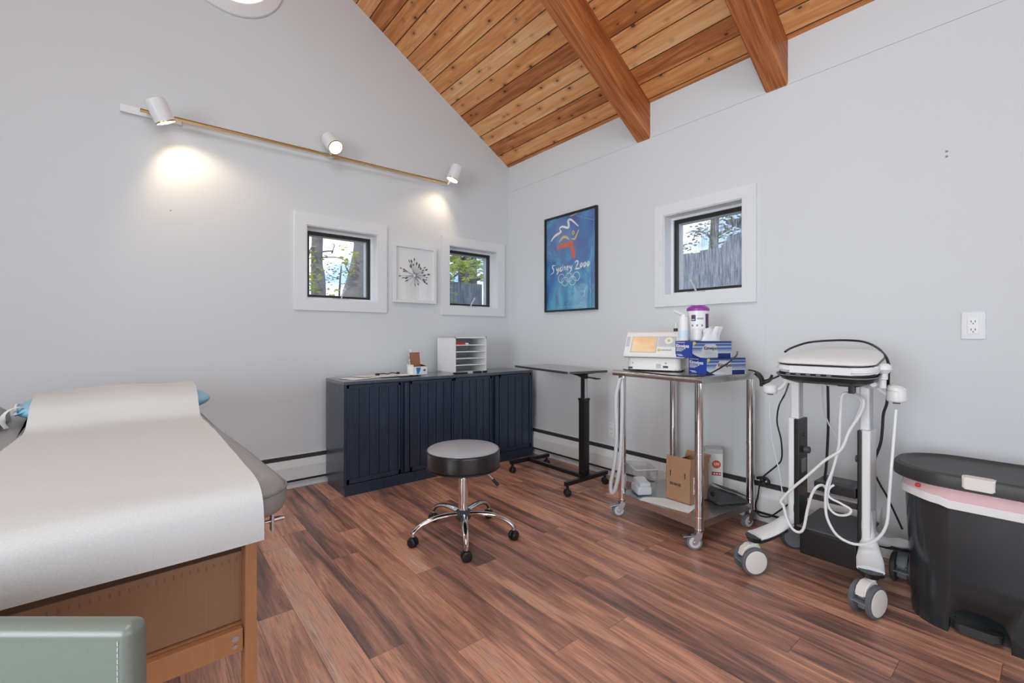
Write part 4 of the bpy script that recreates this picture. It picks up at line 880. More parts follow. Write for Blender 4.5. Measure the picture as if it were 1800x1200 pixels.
def patch(bm, a0, a1, z0, z1, r, n=8):
    rings(bm, [[V(r*math.cos(a0+(a1-a0)*k/n), r*math.sin(a0+(a1-a0)*k/n), z) for k in range(n+1)] for z in (z0, z1)], cap=False)
va = yawof((CAM-V(*WM[t.name].translation)))-WM[t.name].to_euler().z
bm = nb(); patch(bm, va-.62, va-.20, .104, .136, TR+.0006); patch(bm, va+.72, va+1.2, .03, .142, TR+.0006); obj('tub_label', bm, 'purple_dark', t)
bm = nb()
for k in range(8): patch(bm, va-.08+k*.075, va-.03+k*.075, .112, .121, TR+.0008, 2)
for a in (-.45, -.02, .42):
    patch(bm, va+a-.12, va+a+.02, .076, .086, TR+.0008, 3)
obj('tub_print', bm, 'ink_grey', t)
bm = nb(); patch(bm, va-.56, va-.3, .110, .114, TR+.0012); obj('tub_logo_bar', bm, 'paper_white', t)
t = local_thing('pump_bottle', 'white sanitizer bottle with pump nozzle between the console and wipes tub', 'bottle', U, (.026, .108, ztop+.0006), .5)
bm = nb(); lathe(bm, [(0, 0), (.023, 0), (.026, .004), (.026, .055), (.023, .066), (.023, .122), (.021, .126), (0, .126)], seg=32); obj('bottle_body', bm, 'white_plastic', t)
bm = nb(); lathe(bm, [(.0265, .012), (.0265, .056)], seg=32); obj('bottle_label', bm, 'pale_blue', t)
bm = nb(); cyl(bm, (0, 0, .126), (0, 0, .137), .012, seg=18); tube(bm, [V(0, 0, .137), V(-.012, .008, .141), V(-.044, .030, .156)], .0075, 10); obj('pump_nozzle', bm, 'white_plastic', t)
t = local_thing('applicator_cup', 'small white cup with blue oval opening leaning beside the tissues', 'cup', U, (.062, .046, ztop+.0006), .4)
bm = nb(); lathe(bm, [(0, 0), (.019, 0), (.021, .003), (.024, .056), (.022, .057), (.019, .006), (0, .005)], M=Matrix.Translation((0, 0, .003))@Matrix.Rotation(.06, 4, 'Y'), seg=28); obj('cup_body', bm, 'warm_white', t)
bm = nb(); lathe(bm, [(0, .052), (.019, .052), (.019, .056), (0, .057)], M=Matrix.Translation((0, 0, .003))@Matrix.Rotation(.06, 4, 'Y'), seg=28); bmesh.ops.create_uvsphere(bm, u_segments=16, v_segments=10, radius=.012, matrix=Matrix.Translation((.016, -.014, .044))@Matrix.Diagonal((.6, .6, 1.3, 1))); obj('blue_insert', bm, 'logo_blue', t)
t = thing('spray_vial', 'small clear vial with black band behind the console beside the white bottle', 'bottle', (-.15, -1.815, zt+.0005), 0)
bm = nb(); lathe(bm, [(0, 0), (.020, 0), (.020, .215), (.012, .222), (0, .222)], seg=24); obj('vial_body', bm, 'clear_plastic', t)
bm = nb(); cyl(bm, (0, 0, .222), (0, 0, .240), .0125, seg=16); obj('vial_cap', bm, 'black_plastic', t)
bm = nb(); cyl(bm, (0, 0, .24), (0, 0, .270), .008, seg=12); obj('vial_tip', bm, 'white_plastic', t)

# ---- things on the lower shelf
sh = .1375
# clear plastic bin
A, B, C_ = Z(1131, 868, sh), Z(1162, 870, sh), None
t = thing('clear_bin', 'clear plastic open bin holding papers on the left of the lower cart shelf', 'bin', (-.485, -1.80, sh+.001), -.60)
bm = nb(); w, l, h = .115, .16, .155
def frus(bm, w, l, h, f, th):
    o = [rrect(w, l, .01), rrect(w*f, l*f, .012)]; i_ = [rrect(w-2*th, l-2*th, .008), rrect(w*f-2*th, l*f-2*th, .010)]
    rings(bm, [[V(x, y, th) for x, y in i_[0]], [V(x, y, h) for x, y in i_[1]], [V(x, y, h) for x, y in o[1]], [V(x, y, 0) for x, y in o[0]]], close=True)
frus(bm, w, l, h, 1.14, .002); obj('bin_wall', bm, 'clear_plastic', t)
bm = nb(); P = rrect(w*1.14, l*1.14, .012); tube(bm, [(x, y, h) for x, y in P], .003, 6, closed=True, raw=True); obj('bin_rim', bm, 'light_grey', t)
bm = nb(); box(bm, (-.045, -.060, .003), (.040, .050, .050), .012); box(bm, (-.030, -.050, .051), (.035, .060, .074), .008, M=Matrix.Rotation(.06, 4, 'X')); obj('contents', bm, 'tissue', t)
# cardboard carton with flaps open
bp = Z(1170, 875.5, sh); bq = Z(1214, 887, sh); br = Z(1246, 876, sh)
W, D = .146, .175
t = thing('cardboard_carton', 'brown cardboard carton with open top flaps on the lower cart shelf', 'box', (-.455, -1.938, sh+.0035), -1.611)
H = .182; k = .003; bm = nb()
box(bm, (0, 0, 0), (W, k, H)); box(bm, (0, D-k, 0), (W, D, H)); box(bm, (0, 0, 0), (k, D, H)); box(bm, (W-k, 0, 0), (W, D, H)); box(bm, (0, 0, 0), (W, D, k)); obj('carton_body', bm, 'cardboard', t, smooth=False)
def flap(a, b, out, L, tilt):
    a, b, out = V(*a), V(*b), V(*out); x = (b-a).normalized(); up = (V(0, 0, 1)*math.cos(tilt)+out*math.sin(tilt)); M = MX(a, x, up); bm = nb(); box(bm, (0.001, 0, -.0015), ((b-a).length-.001, L, .0015), M=M); obj('flap', bm, 'cardboard', t, smooth=False)
flap((0, .002, H), (W, .002, H), (0, -1, 0), .056, -.05); flap((W, D-.002, H), (0, D-.002, H), (0, 1, 0), .06, .55); flap((W-.002, 0, H), (W-.002, D, H), (1, 0, 0), .055, .05); flap((.002, D, H), (.002, 0, H), (-1, 0, 0), .055, -.9)
bm = nb()
for x in (.028, W-.032): box(bm, (x-.0025, -.0006, .128), (x+.0025, .0003, .158))
for x in (.028, W-.032): prism(bm, [(x-.005, .152), (x+.005, .152), (x, .160)], 0, .0006, M=MX((0, 0, 0), (1, 0, 0), (0, 0, 1)))
obj('arrow_print', bm, 'ink', t, smooth=False)
text('lettering', '3EFAIN3E', .021, MX((.022, -.0006, .082), (1, 0, 0), (0, 0, 1)), 'ink', t, xs=.78, bold=.0005)
bm = nb(); box(bm, (W-.0002, .028, .05), (W+.0008, .085, .14)); obj('shipping_label', bm, 'paper_white', t, smooth=False)
bm = nb()
for q_ in range(9): box(bm, (W+.0006, .034+.005*q_, .075), (W+.0012, .0365+.005*q_+.001*(q_ % 2), .105))
obj('barcode_print', bm, 'ink', t, smooth=False)
# paper sheet under the carton
o = sheet((-.49, -1.98), .17, .27, .15, 'white paper sheet sticking out under the cardboard carton on the cart shelf', z=sh-.0005, h=.0004)
# white box with red 250 disc
p = Z(1262, 872, sh); t = thing('supply_box', 'white box with red 250 disc and grey lid behind the cardboard carton', 'box', (-.140, -2.055, sh+.001), math.radians(-55))
bm = nb(); box(bm, (-.055, -.04, 0), (.035, .04, .232)); obj('box_body', bm, 'paper_white', t, smooth=False)
bm = nb(); box(bm, (-.056, -.041, .225), (.036, .041, .250), .002); obj('box_lid', bm, 'light_grey', t, smooth=False)
bm = nb(); cyl(bm, (.002, -.0408, .165), (.002, -.0398, .165), .023, seg=32); obj('round_badge', bm, 'orange_red', t)
text('badge_number', '250', .020, MX((.002, -.0410, .160), (1, 0, 0), (0, 0, 1)), 'paper_white', t, align='CENTER', bold=.0004)
bm = nb(); box(bm, (-.022, -.0406, .102), (.026, -.0398, .122)); obj('red_strip', bm, 'red', t, smooth=False)
bm = nb()
for k in range(3): box(bm, (-.014+.014*k, -.0411, .108), (-.005+.014*k, -.0402, .116))
obj('strip_print', bm, 'paper_white', t, smooth=False)
# black foot pedal wedge
p = Z(1246, 884, sh); t = thing('foot_pedal', 'black wedge shaped foot pedal on the right of the lower cart shelf', 'pedal', (-.250, -2.165, sh+.001), math.radians(-30))
bm = nb(); prof = [(-.075, 0), (-.082, .012), (-.062, .066), (-.050, .070), (.10, .016), (.105, 0)]
rings(bm, [[V(x, y, z) for x, z in prof] for y in (-.052, .052)], close=True); bmesh.ops.bevel(bm, geom=list(bm.edges), offset=.004, segments=2, affect='EDGES', clamp_overlap=True); obj('pedal_body', bm, 'dark_grey', t)
bm = nb(); cyl(bm, (-.079, 0, .040), (-.068, 0, .044), .014, seg=20); obj('pedal_socket', bm, 'black_plastic', t)
bm = nb(); box(bm, (-.045, -.045, .001), (.105, .045, .004), M=Matrix.Translation((-.004, 0, .069))@Matrix.Rotation(.345, 4, 'Y')); obj('tread_plate', bm, 'black_rubber', t)
# ---- ultrasound style machine on a two column trolley
t = thing('machine_trolley', 'white two column medical trolley with black inner frame and large twin casters', 'cart', (-.42, -2.69, 0))
XF, XB = -.47, -.37
l0, l1, l2_ = R(1385, 700, XF).y, R(1395.5, 700, XF).y, R(1405, 700, XF).y
r0, r1, r2_ = R(1506.5, 700, XF).y, R(1514, 700, XF).y, R(1529, 700, XF).y
def lo_(y0, y1): return min(y0, y1), max(y0, y1)
for (a, b, c, top, sgn) in ((l0, l1, l2_, .668, 1), (r2_, r1, r0, .655, -1)):
    y0, y1 = lo_(a, b); bm = nb(); prism(bm, rrect(XB-XF, y1-y0+.002, .008, 5, (XF+XB)/2, (y0+y1)/2), .19, top); obj('column', bm, 'white_plastic', t, world=True)
    y0, y1 = lo_(b, c); bm = nb(); box(bm, (XF-.001, y0, .17), (XB+.001, y1, top-.003), .003); obj('inner_frame', bm, 'black_plastic', t, world=True)
    ym = (a+b)/2+(b-a)*.3; 
    bm = nb(); prism(bm, rrect(.060, .034, .008, 5, -.42, ym), top-.02, .835); obj('lift_post', bm, 'white_plastic', t, world=True)
    bm = nb(); box(bm, (-.448, ym-.0185, top+.001), (-.402, ym-.0168, .83)); obj('post_insert', bm, 'light_grey', t, world=True)
ymid = (l2_+r0)/2
# column details: clamp knobs, lock holes
for (px, py, y, s) in ((1414, 790, l2_, -1), (1503, 806, r0, 1)):
    p = R(px, py, -.42); bm = nb(); cyl(bm, (-.41, y, p.z), (-.41, y-.022 if s < 0 else y+.018, p.z), .015, seg=20, bev=.002); obj('clamp_knob', bm, 'dark_grey', t, world=True); bm = nb(); cyl(bm, (-.41, y, p.z+.065), (-.41, y-.004 if s < 0 else y+.004, p.z+.065), .006, seg=14); obj('lock_screw', bm, 'dark_grey', t, world=True)
bm = nb(); p = R(1413, 815, -.42); box(bm, (-.44, l2_-.0012, p.z-.035), (-.39, l2_+.002, p.z+.025)); obj('side_plate', bm, 'mid_grey', t, world=True)
# base tray and box between the columns
zb0 = R(1500, 945, -.46).z; zb1 = R(1405, 922, -.46).z; zt_ = (zb0+zb1)/2
bm = nb(); box(bm, (-.475, r0-.01, zt_-.012), (-.17, l2_+.01, zt_), .004); obj('base_tray', bm, 'dark_grey', t, world=True)
bm = nb(); box(bm, (-.472, r0, .085), (-.18, l2_, zt_-.012), .008); obj('battery_box', bm, 'black_plastic', t, world=True)
# feet and casters
def big_caster(p, yaw, col='cream_plastic', tyre='tyre_grey'):
    rW = .059; M = Matrix.Translation(p)@Matrix.Rotation(yaw, 4, 'Z')      # local Y is the axle, X trailing direction
    off = .018; bm = nb()
    for s in (-1, 1): lathe(bm, [(.0, -.010), (rW-.006, -.010), (rW, -.006), (rW, .006), (rW-.005, .010), (0, .010)], M@Matrix.Translation((off, s*.028, rW))@Matrix.Rotation(PI/2, 4, 'X'), 40)
    c = obj('caster', bm, tyre, t, world=True)
    bm = nb()
    for s in (-1, 1): lathe(bm, [(0, .008), (rW-.013, .008), (rW-.010, .0105), (rW-.014, .013), (0, .0145)], M@Matrix.Translation((off, s*.028, rW))@Matrix.Rotation(-s*PI/2, 4, 'X'), 36)
    obj('wheel_cover', bm, col, c, world=True)
    bm = nb(); prism(bm, [(-.026, .085), (-.014, .118), (.010, .128), (.036, .126), (.060, .108), (.070, .080), (.045, .072), (.02, .070)], -.017, .017, M=M@MX((0, 0, 0), (1, 0, 0), (0, 0, 1)), bev=.004)
    cyl(bm, M@V(0, 0, .12), M@V(0, 0, .152), .017, seg=22); obj('caster_hood', bm, col, c, world=True)
    bm = nb(); box(bm, (off-.02, -.020, rW-.035), (off+.03, .020, rW+.015), .006, M=M); box(bm, (off+.028, -.026, rW-.004), (off+.060, .026, rW+.002), .002, M=M); obj('brake_pedal', bm, 'mid_grey', c, world=True)
def foot(ycol, p, dark=False):
    bm = nb(); P = [V(-.42, ycol, .33), V(-.43, ycol, .24), V(-.42+(p.x+.42)*.35, ycol+(p.y-ycol)*.35, .192), V(-.42+(p.x+.42)*.75, ycol+(p.y-ycol)*.75, .166), V(p.x, p.y, .158)]
    n = V(p.y-ycol, -(p.x+.42), 0).normalized()
    tube(bm, P, lambda u: (.013+.029*min(1, u*1.5), .045-.031*min(1, u*1.6)), 20, 8, flat=n); f = obj('foot', bm, 'black_plastic' if dark else 'white_plastic', t, world=True)
    bm = nb(); tube(bm, [q-V(0, 0, .013) for q in P[2:]], lambda u: (.039+.003*u, .014), 16, 8, flat=n); cyl(bm, (p.x, p.y, .135), (p.x, p.y, .158), .026, .038, seg=24); obj('foot_underside', bm, 'black_plastic', f, world=True)
cl, cr = (l0+l1)/2, (r1+r2_)/2
fl_, fr_ = V(-.615, -2.468, 0), V(-.590, -2.868, 0); bl_, br_ = V(-.205, -2.495, 0), V(-.20, -2.90, 0)
foot(cl, fl_); foot(cr, fr_); foot(cl, bl_, True); foot(cr, br_)
def axle_yaw(p, deg):     # axle direction: towards the camera, turned by deg to its right
    v = (CAM-p); v.z = 0; v.normalize(); r = V(-v.y, v.x, 0); a = v*math.cos(math.radians(deg))+r*math.sin(math.radians(deg)); return math.atan2(a.y, a.x)-PI/2
big_caster(fl_, axle_yaw(fl_, 34)); big_caster(fr_, axle_yaw(fr_, 62)); big_caster(bl_, axle_yaw(bl_, 20), 'mid_grey', 'dark_grey'); big_caster(br_, axle_yaw(br_, 80), 'mid_grey', 'dark_grey')
# tray head under the machine
MM = MX((-.655, -2.722, .862), V(math.cos(.10), 0, math.sin(.10)), (0, 1, 0)); ML = .345
def tpr(P): return [(x, y*(1-.20*max(0., min(1., x/.385))**1.2)) for x, y in P]
def mp(w, l, r, z0, z1, bev, cx, cy=0): bm = nb(); prism(bm, tpr(rrect(w, l, r, 9, cx, cy)), z0, z1, M=MM, bev=bev); return bm
bm = nb(); P0 = rrect(.28, .26, .05, 6, .195); P1 = rrect(.380, ML+.004, .07, 6, .192); rings(bm, [[MM@V(x, y, -.030) for x, y in tpr(P0)], [MM@V(x, y, -.014) for x, y in tpr(rrect(.34, .32, .06, 6, .192))], [MM@V(x, y, .004) for x, y in tpr(P1)], [MM@V(x, y, .010) for x, y in tpr(P1)]], close=True); obj('tray', bm, 'black_plastic', t, world=True)
bm = nb(); tube(bm, [MM@V(x, y, .0085) for x, y in tpr(rrect(.382, ML+.006, .07, 6, .192))], .0022, 6, closed=True, raw=True); obj('tray_trim', bm, 'mid_grey', t, world=True)
bm = nb()
for y in (cl+.02, ymid+.03, ymid-.01): box(bm, (-.45, y-.018, .818), (-.39, y+.018, .842), .005)
obj('mount_block', bm, 'white_plastic', t, world=True)
bm = nb(); box(bm, (-.47, ymid-.10, .822), (-.36, ymid-.035, .838), .004); tube(bm, [R(1490, 672, -.5), R(1500, 678, -.5), R(1516, 676, -.5)], .006); box(bm, R(1503, 692, -.505)-V(.01, .0, .0), R(1493, 674, -.495)+V(.01, 0, 0), .003); obj('cable_hook', bm, 'black_plastic', t, world=True)
# probe holders
def cup(px, py, x, r, h, wx):
    p = R(px, py, x); bm = nb(); lathe(bm, [(0, -h/2), (r-.006, -h/2), (r-.002, -h/2+.004), (r, -h/2+.01), (r, h/2), (r-.004, h/2), (r-.006, -h/2+.012), (0, -h/2+.010)], Matrix.Translation(p), 28); c = obj('probe_holder', bm, 'white_plastic', t, world=True)
    bm = nb(); tube(bm, [p+V(0, 0, .006), V(p.x+.02, p.y+(wx-p.y)*.5, p.z+.005), V(-.45, wx, p.z+.045)], .008, 8); obj('holder_arm', bm, 'white_plastic', c, world=True)
    bm = nb(); cyl(bm, p-V(0, 0, h/2+.006), p-V(0, 0, h/2-.002), .012, seg=18); obj('holder_plug', bm, 'black_plastic', c, world=True); return p
hR = cup(1576, 697, -.45, .031, .040, cr-.02); hL = cup(1354, 684, -.47, .029, .036, cl+.02)
bm = nb(); M = Matrix.Translation(hR+V(0, 0, .026))@Matrix.Rotation(.25, 4, 'X'); lathe(bm, [(0, -.016), (.024, -.014), (.031, -.002), (.029, .010), (.018, .017), (0, .018)], M, 28); o = obj('ultrasound_probe', bm, 'warm_white', None); tag(o, 'white rounded probe head resting in the right holder of the trolley', 'probe')
# round hinge hub at right of the machine
p = R(1551, 647, -.5); bm = nb(); M = Matrix.Translation(p)
lathe(bm, [(0, .018), (.018, .018), (.027, .010), (.029, -.004), (.022, -.016), (.017, -.020), (.017, -.042), (.012, -.044), (.012, -.075), (0, -.075)], M, 28); tube(bm, [p+V(0, .0, -.006), p+V(.03, .035, .0), p+V(.06, .06, .004)], .012, 10); tube(bm, [p+V(0, 0, -.045), R(1541, 676, -.48), R(1528, 678, -.46), R(1515, 672, -.44)], .012, 10); cyl(bm, R(1535, 675, -.475), R(1535, 675, -.505), .010, seg=16); obj('hub_arm', bm, 'white_plastic', t, world=True)
# the closed machine itself
mt = thing('laptop_ultrasound', 'closed white portable scanner with rounded lid lying on the trolley top', 'machine', MM@V(.19, 0, .012), 0)
obj('lower_body', mp(.370, ML-.012, .066, .0115, .019, .002, .192), 'black_plastic', mt, world=True)
obj('body', mp(.386, ML, .070, .020, .048, .010, .192), 'white_plastic', mt, world=True)
obj('lid_gap', mp(.366, ML-.016, .066, .047, .056, .0, .192), 'black_plastic', mt, world=True)
bm = nb(); A = rrect(.384, ML-.006, .072, 8, .192); P = [(A, .056), (rrect(.390, ML, .075, 8, .192), .060), (rrect(.380, ML-.010, .072, 8, .194), .068), (rrect(.33, ML-.06, .07, 8, .196), .077), (rrect(.20, .18, .06, 8, .20), .080)]
rings(bm, [[MM@V(x, y, z) for x, y in tpr(r_)] for r_, z in P], close=True); obj('lid', bm, 'white_plastic', mt, world=True, angle=50)
bm = nb()
for k in range(5): box(bm, (-.0012, .10-.035*k, .0125), (.004, .115-.035*k, .017), M=MM)
obj('front_slots', bm, 'mid_grey', mt, world=True)
# adapter and clear tray
t2 = thing('power_adapter', 'flat black power adapter brick on the clear tray inside the trolley', 'adapter', R(1465, 860, -.42), 0)
pz = R(1465, 868, -.45).z
bm = nb(); box(bm, (-.47, r0+.004, pz+.004), (-.33, l2_-.055, pz+.044), .004, M=None); obj('adapter_body', bm, 'black_plastic', t2, world=True)
bm = nb(); box(bm, (-.43, r0+.03, pz+.0435), (-.36, l2_-.10, pz+.0448)); obj('adapter_label', bm, 'dark_grey', t2, world=True)
bm = nb(); box(bm, (-.475, r0+.001, pz-.004), (-.30, l2_-.001, pz-.0005), .001); box(bm, (-.475, r0+.001, pz-.03), (-.472, l2_-.001, pz+.010)); obj('clear_tray', bm, 'clear_plastic', t, world=True)
bm = nb(); box(bm, (-.44, r0+.03, pz-.030), (-.34, r0+.13, pz-.006), .002); tag(obj('clear_case', bm, 'clear_plastic'), 'clear plastic case hanging below the black power adapter', 'case')
# cables
def cable(name, pts, x, r, mat, label, cat='cable', cuts=None):
    bm = nb(); P = []
    for q_ in pts: xx = q_[2] if len(q_) > 2 else x; P.append(R(q_[0], q_[1], xx))
    tube(bm, P, r, 10, 6); o = obj(name, bm, mat); tag(o, label, cat); return o
cable('white_cable', [(1493, 690, -.49), (1480, 695), (1477, 727), (1475, 777), (1470, 802), (1463, 828), (1453, 855), (1451, 887), (1455, 913), (1471, 940), (1498, 955), (1525, 955), (1546, 943), (1559, 919), (1563, 873), (1567, 820), (1571, 770, -.47), (1575, 720, -.45)], -.515, .0052, 'white_plastic', 'white cable looping low across the right trolley column up to its right holder')
cable('white_cable', [(1500, 690, -.49), (1517, 703), (1512, 727), (1493, 757), (1478, 790), (1450, 809), (1418, 837), (1394, 857), (1373, 879), (1377, 889), (1383, 911), (1393, 929), (1405, 935), (1413, 927), (1419, 897), (1426, 871), (1435, 856), (1447, 853, -.50), (1457, 866, -.49)], -.535, .0055, 'white_plastic', 'thick white cable running diagonally down left past the left column and hanging in a loop')
cable('white_cable', [(1496, 690, -.48), (1514, 705), (1505, 735), (1488, 770), (1470, 805), (1461, 839), (1456, 870), (1477, 884), (1495, 895), (1491, 904), (1474, 905), (1461, 897), (1454, 881), (1457, 860), (1466, 852, -.49)], -.50, .0045, 'white_plastic', 'white cable ending in a small sideways loop below the power adapter')
cable('thin_cable', [(1353, 706, -.47), (1353, 731), (1358, 779), (1369, 825), (1375, 864), (1380, 892), (1388, 918), (1398, 935, -.50)], -.49, .0026, 'hose_grey', 'thin pale cable hanging from the left probe holder')
cable('thin_cable', [(1445, 674), (1448, 718), (1457, 745), (1470, 768), (1476, 792), (1472, 800)], -.44, .003, 'light_grey', 'thin grey cable hanging in the middle under the scanner')
cable('black_cable', [(1455, 676), (1456, 743), (1453, 810), (1450, 838), (1449, 850)], -.40, .0052, 'black_plastic', 'thick black cable hanging straight down between the two columns')
cable('black_cable', [(1387, 672, -.36), (1380, 692), (1369, 714), (1366, 742), (1373, 773), (1374, 805), (1365, 818), (1341, 838), (1336, 848), (1332, 872), (1328, 890), (1335, 905), (1352, 908), (1369, 898), (1387, 885)], -.10, .004, 'black_plastic', 'black power cord with a tied knot hanging left of the trolley')
p = R(1341, 842, -.095); bm = nb(); tube(bm, [p+V(0, .03, .0), p+V(0, -.01, .01), p+V(0, -.03, -.005), p+V(0, -.02, -.022), p+V(0, .0, -.015), p+V(-.004, -.012, .004)], .008, 10); tag(obj('cord_clip', bm, 'black_plastic'), 'black knotted clip on the power cord left of the trolley', 'clip')
cable('black_cable', [(1562, 650, -.42), (1561, 680), (1559, 708), (1553, 727), (1551, 754), (1548, 778), (1540, 800), (1534, 815)], -.36, .0052, 'black_plastic', 'thick black cable curving down behind the right probe holder')
cable('black_cable', [(1536, 830), (1548, 853), (1559, 872), (1578, 912), (1586, 930)], -.20, .004, 'black_plastic', 'black cord running diagonally behind the trolley down to the bin')
cable('black_cable', [(1380, 618, -.36), (1392, 611, -.30), (1420, 602, -.22), (1455, 598.5, -.20), (1492, 598, -.20), (1520, 601, -.22), (1542, 611, -.30), (1556, 625, -.40), (1562, 640, -.44), (1563, 655, -.44)], -.3, .0050, 'black_plastic', 'black cable arching over the rear of the closed white scanner')
cable('black_cable', [(1316, 650, -.12), (1328, 653), (1336, 664), (1341, 672, -.30), (1352, 668, -.40), (1368, 661, -.5)], -.2, .0045, 'black_plastic', 'black cord bridging from the steel cart to the scanner tray')
cable('black_cable', [(1238, 659, -.64), (1215, 661.5, -.655), (1190, 660, -.70), (1150, 656, -.72), (1110, 650, -.70), (1096, 647, -.66)], -.68, .0028, 'black_plastic', 'thin black lead lying along the front edge of the steel cart top') if False else None
pts = [Z(1096, 649, .839), Z(1130, 654, .839), Z(1180, 659.5, .839), Z(1225, 661, .839), T(1246, 657, 2.02), T(1275, 641, 2.03), T(1294, 625, 2.10), T(1296, 618, 2.16)]
bm = nb(); tube(bm, pts, .0035, 10, 8); tag(obj('black_cable', bm, 'black_plastic'), 'black lead along the steel cart front edge rising across the wipe cartons', 'cable')
# plug cluster at the right rear of the cart
p = R(1340, 668, -.30); bm = nb(); tube(bm, [p+V(0, .03, .035), p+V(0, .005, .01), p+V(0, -.0, -.03)], .012, 10); tube(bm, [p+V(0, -.005, -.01), p+V(0, -.035, .005), p+V(0, -.045, .03)], lambda u: .012-.007*u, 10); tag(obj('plug', bm, 'black_plastic'), 'black plug pair hanging beside the right edge of the steel cart', 'plug')
# pale hose folded over the left side of the cart
h = [R(1086, 665, -.66), R(1079, 700, -.67), R(1080, 760, -.67), R(1077, 810, -.67), R(1070, 850, -.67), R(1071, 866, -.67), R(1077, 862, -.67), R(1084, 830, -.67), R(1088, 780, -.66), R(1090, 700, -.65), R(1089, 664, -.64)]
bm = nb(); tube(bm, [q_+V(.02, .0, 0) for q_ in h], .0105, 12, 8); tag(obj('hose', bm, 'hose_grey'), 'pale grey hose hanging in a long loop beside the left leg of the steel cart', 'hose')

# ---- step bin
bc = V(-.365, -3.165, 0); t = thing('pedal_bin', 'black rounded step bin with grey latch lid and pink liner edge', 'bin', bc)
def bring(w, l, r, z): return [V(x, y, z) for x, y in rrect(w, l, r, 10)]
bm = nb(); prof = [(.300, .420, .12, .0), (.305, .425, .12, .03), (.318, .438, .13, .20), (.335, .455, .135, .40), (.342, .462, .14, .508)]
outer = [bring(*q_) for q_ in prof]
V_ = [[bm.verts.new(p) for p in r] for r in outer]; n = len(V_[0])
for a, b in zip(V_, V_[1:]):
    for k in range(n): bm.faces.new((a[k], a[(k+1) % n], b[(k+1) % n], b[k]))
bm.faces.new(V_[0][::-1]); bm.faces.new(V_[-1]); body = obj('bin_body', bm, 'bin_grey', t)
# pedal niche cut from the front (-x) with a boolean
cb = nb(); fx = -.16
prism(cb, [(-.070, -.02), (.080, -.02), (.078, .055), (.062, .088), (.03, .098), (-.03, .098), (-.055, .080), (-.068, .045)], -.06, .13, M=MX(V(bc.x+fx, bc.y+.028, 0), (0, -1, 0), (0, 0, 1)))
bmesh.ops.transform(cb, matrix=Matrix.Translation(-bc), verts=cb.verts); bmesh.ops.recalc_face_normals(cb, faces=cb.faces)
me = bpy.data.meshes.new('niche'); cb.to_mesh(me); cb.free(); co = bpy.data.objects.new('niche', me); COL.objects.link(co); co.location = bc
md = body.modifiers.new('niche', 'BOOLEAN'); md.operation = 'DIFFERENCE'; md.object = co; md.solver = 'EXACT'
bpy.context.view_layer.update(); dg = bpy.context.evaluated_depsgraph_get(); nm_ = bpy.data.meshes.new_from_object(body.evaluated_get(dg)); body.modifiers.clear(); body.data = nm_
nm_.materials.clear(); nm_.materials.append(MATS['bin_grey']); nm_.shade_smooth(); nm_.set_sharp_from_angle(angle=math.radians(35)); bpy.data.objects.remove(co)
bm = nb(); prism(bm, rrect(.060, .120, .02, 5, -.118, .028), .012, .040, bev=.004); obj('pedal', bm, 'bin_lid', t)
bm = nb(); prism(bm, rrect(.308, .428, .12, 10), .0, .020, bev=.002) if False else None
bm = nb(); rings(bm, [bring(.350, .470, .142, .455), bring(.356, .476, .145, .462), bring(.354, .474, .145, .512), bring(.346, .466, .142, .512)], close=True, cap=False)
for v in bm.verts: v.co.z += .006*math.sin(v.co.y*37)*(1 if v.co.z < .5 else 0)-(.0 if v.co.z > .5 else .012*(v.co.y < 0))
obj('liner_bag', bm, 'bag_pink', t)
bm = nb(); P = rrect(.357, .477, .145, 10); tube(bm, [(x, y, .458-.012*(y < .02)+.006*math.sin(y*37)) for x, y in P], (.0035, .010), 8, closed=True, raw=True, flat=(0, 0, 1)) if False else None
bm = nb() if bm is None else bm
for r_ in (.0,): 
    bm = nb(); rings(bm, [[V(x, y, z-.010*(1 if y < .1 else .2)+.003*math.sin(y*40)) for x, y in rrect(w, l, .146, 10)] for w, l, z in ((.352, .472, .452), (.360, .480, .450), (.361, .481, .475), (.356, .476, .477))], close=True, cap=False)
    obj('liner_hem', bm, 'bag_white', t)
bm = nb(); rings(bm, [bring(.372, .510, .15, .508), bring(.386, .528, .16, .512), bring(.390, .534, .162, .535), bring(.380, .524, .16, .552), bring(.35, .49, .15, .556), bring(.33, .47, .14, .548), bring(.28, .42, .11, .546)], close=True); obj('lid', bm, 'bin_lid', t, angle=50)
bm = nb(); prism(bm, rrect(.040, .078, .008, 5, -.180, .020), .520, .5595, bev=.004); obj('lid_latch', bm, 'cream_plastic', t)
bm = nb(); box(bm, (-.180, .165, .490), (-.168, .180, .503), .004); obj('liner_tie', bm, 'red', t)

# ---- exam table
TO = V(-2.785, -1.20, 0); ty = math.radians(2.7)
t = thing('exam_table', 'grey padded wooden exam table covered by a long white paper strip at left', 'table', TO, ty)
HW, Y0, Y1, ZT = .345, -.965, .86, .688
def padring(o, z, yo=0):
    # slightly waisted outline
    out = []
    for x, y in rrect(2*(HW+o), (Y1-Y0)+2*o, .10+o*.5, 10, 0, (Y0+Y1)/2):
        f = math.exp(-((y-.05)/.28)**2); out.append(V(x*(1-.03*f), y, z))
    return out
def dens(r):
    out = []
    for a, b in zip(r, r[1:]+r[:1]):
        n = max(1, int((b-a).length/.06)); out += [a.lerp(b, k/n) for k in range(n)]
    return [V(p.x*(1-.05*math.exp(-((p.y-.05)/.3)**2)*.4), p.y, p.z) for p in out]
bm = nb(); base = [V(x, y, 0) for x, y in rrect(2*HW, Y1-Y0, .10, 10, 0, (Y0+Y1)/2)]; base = dens(base); cen = V(0, (Y0+Y1)/2, 0)
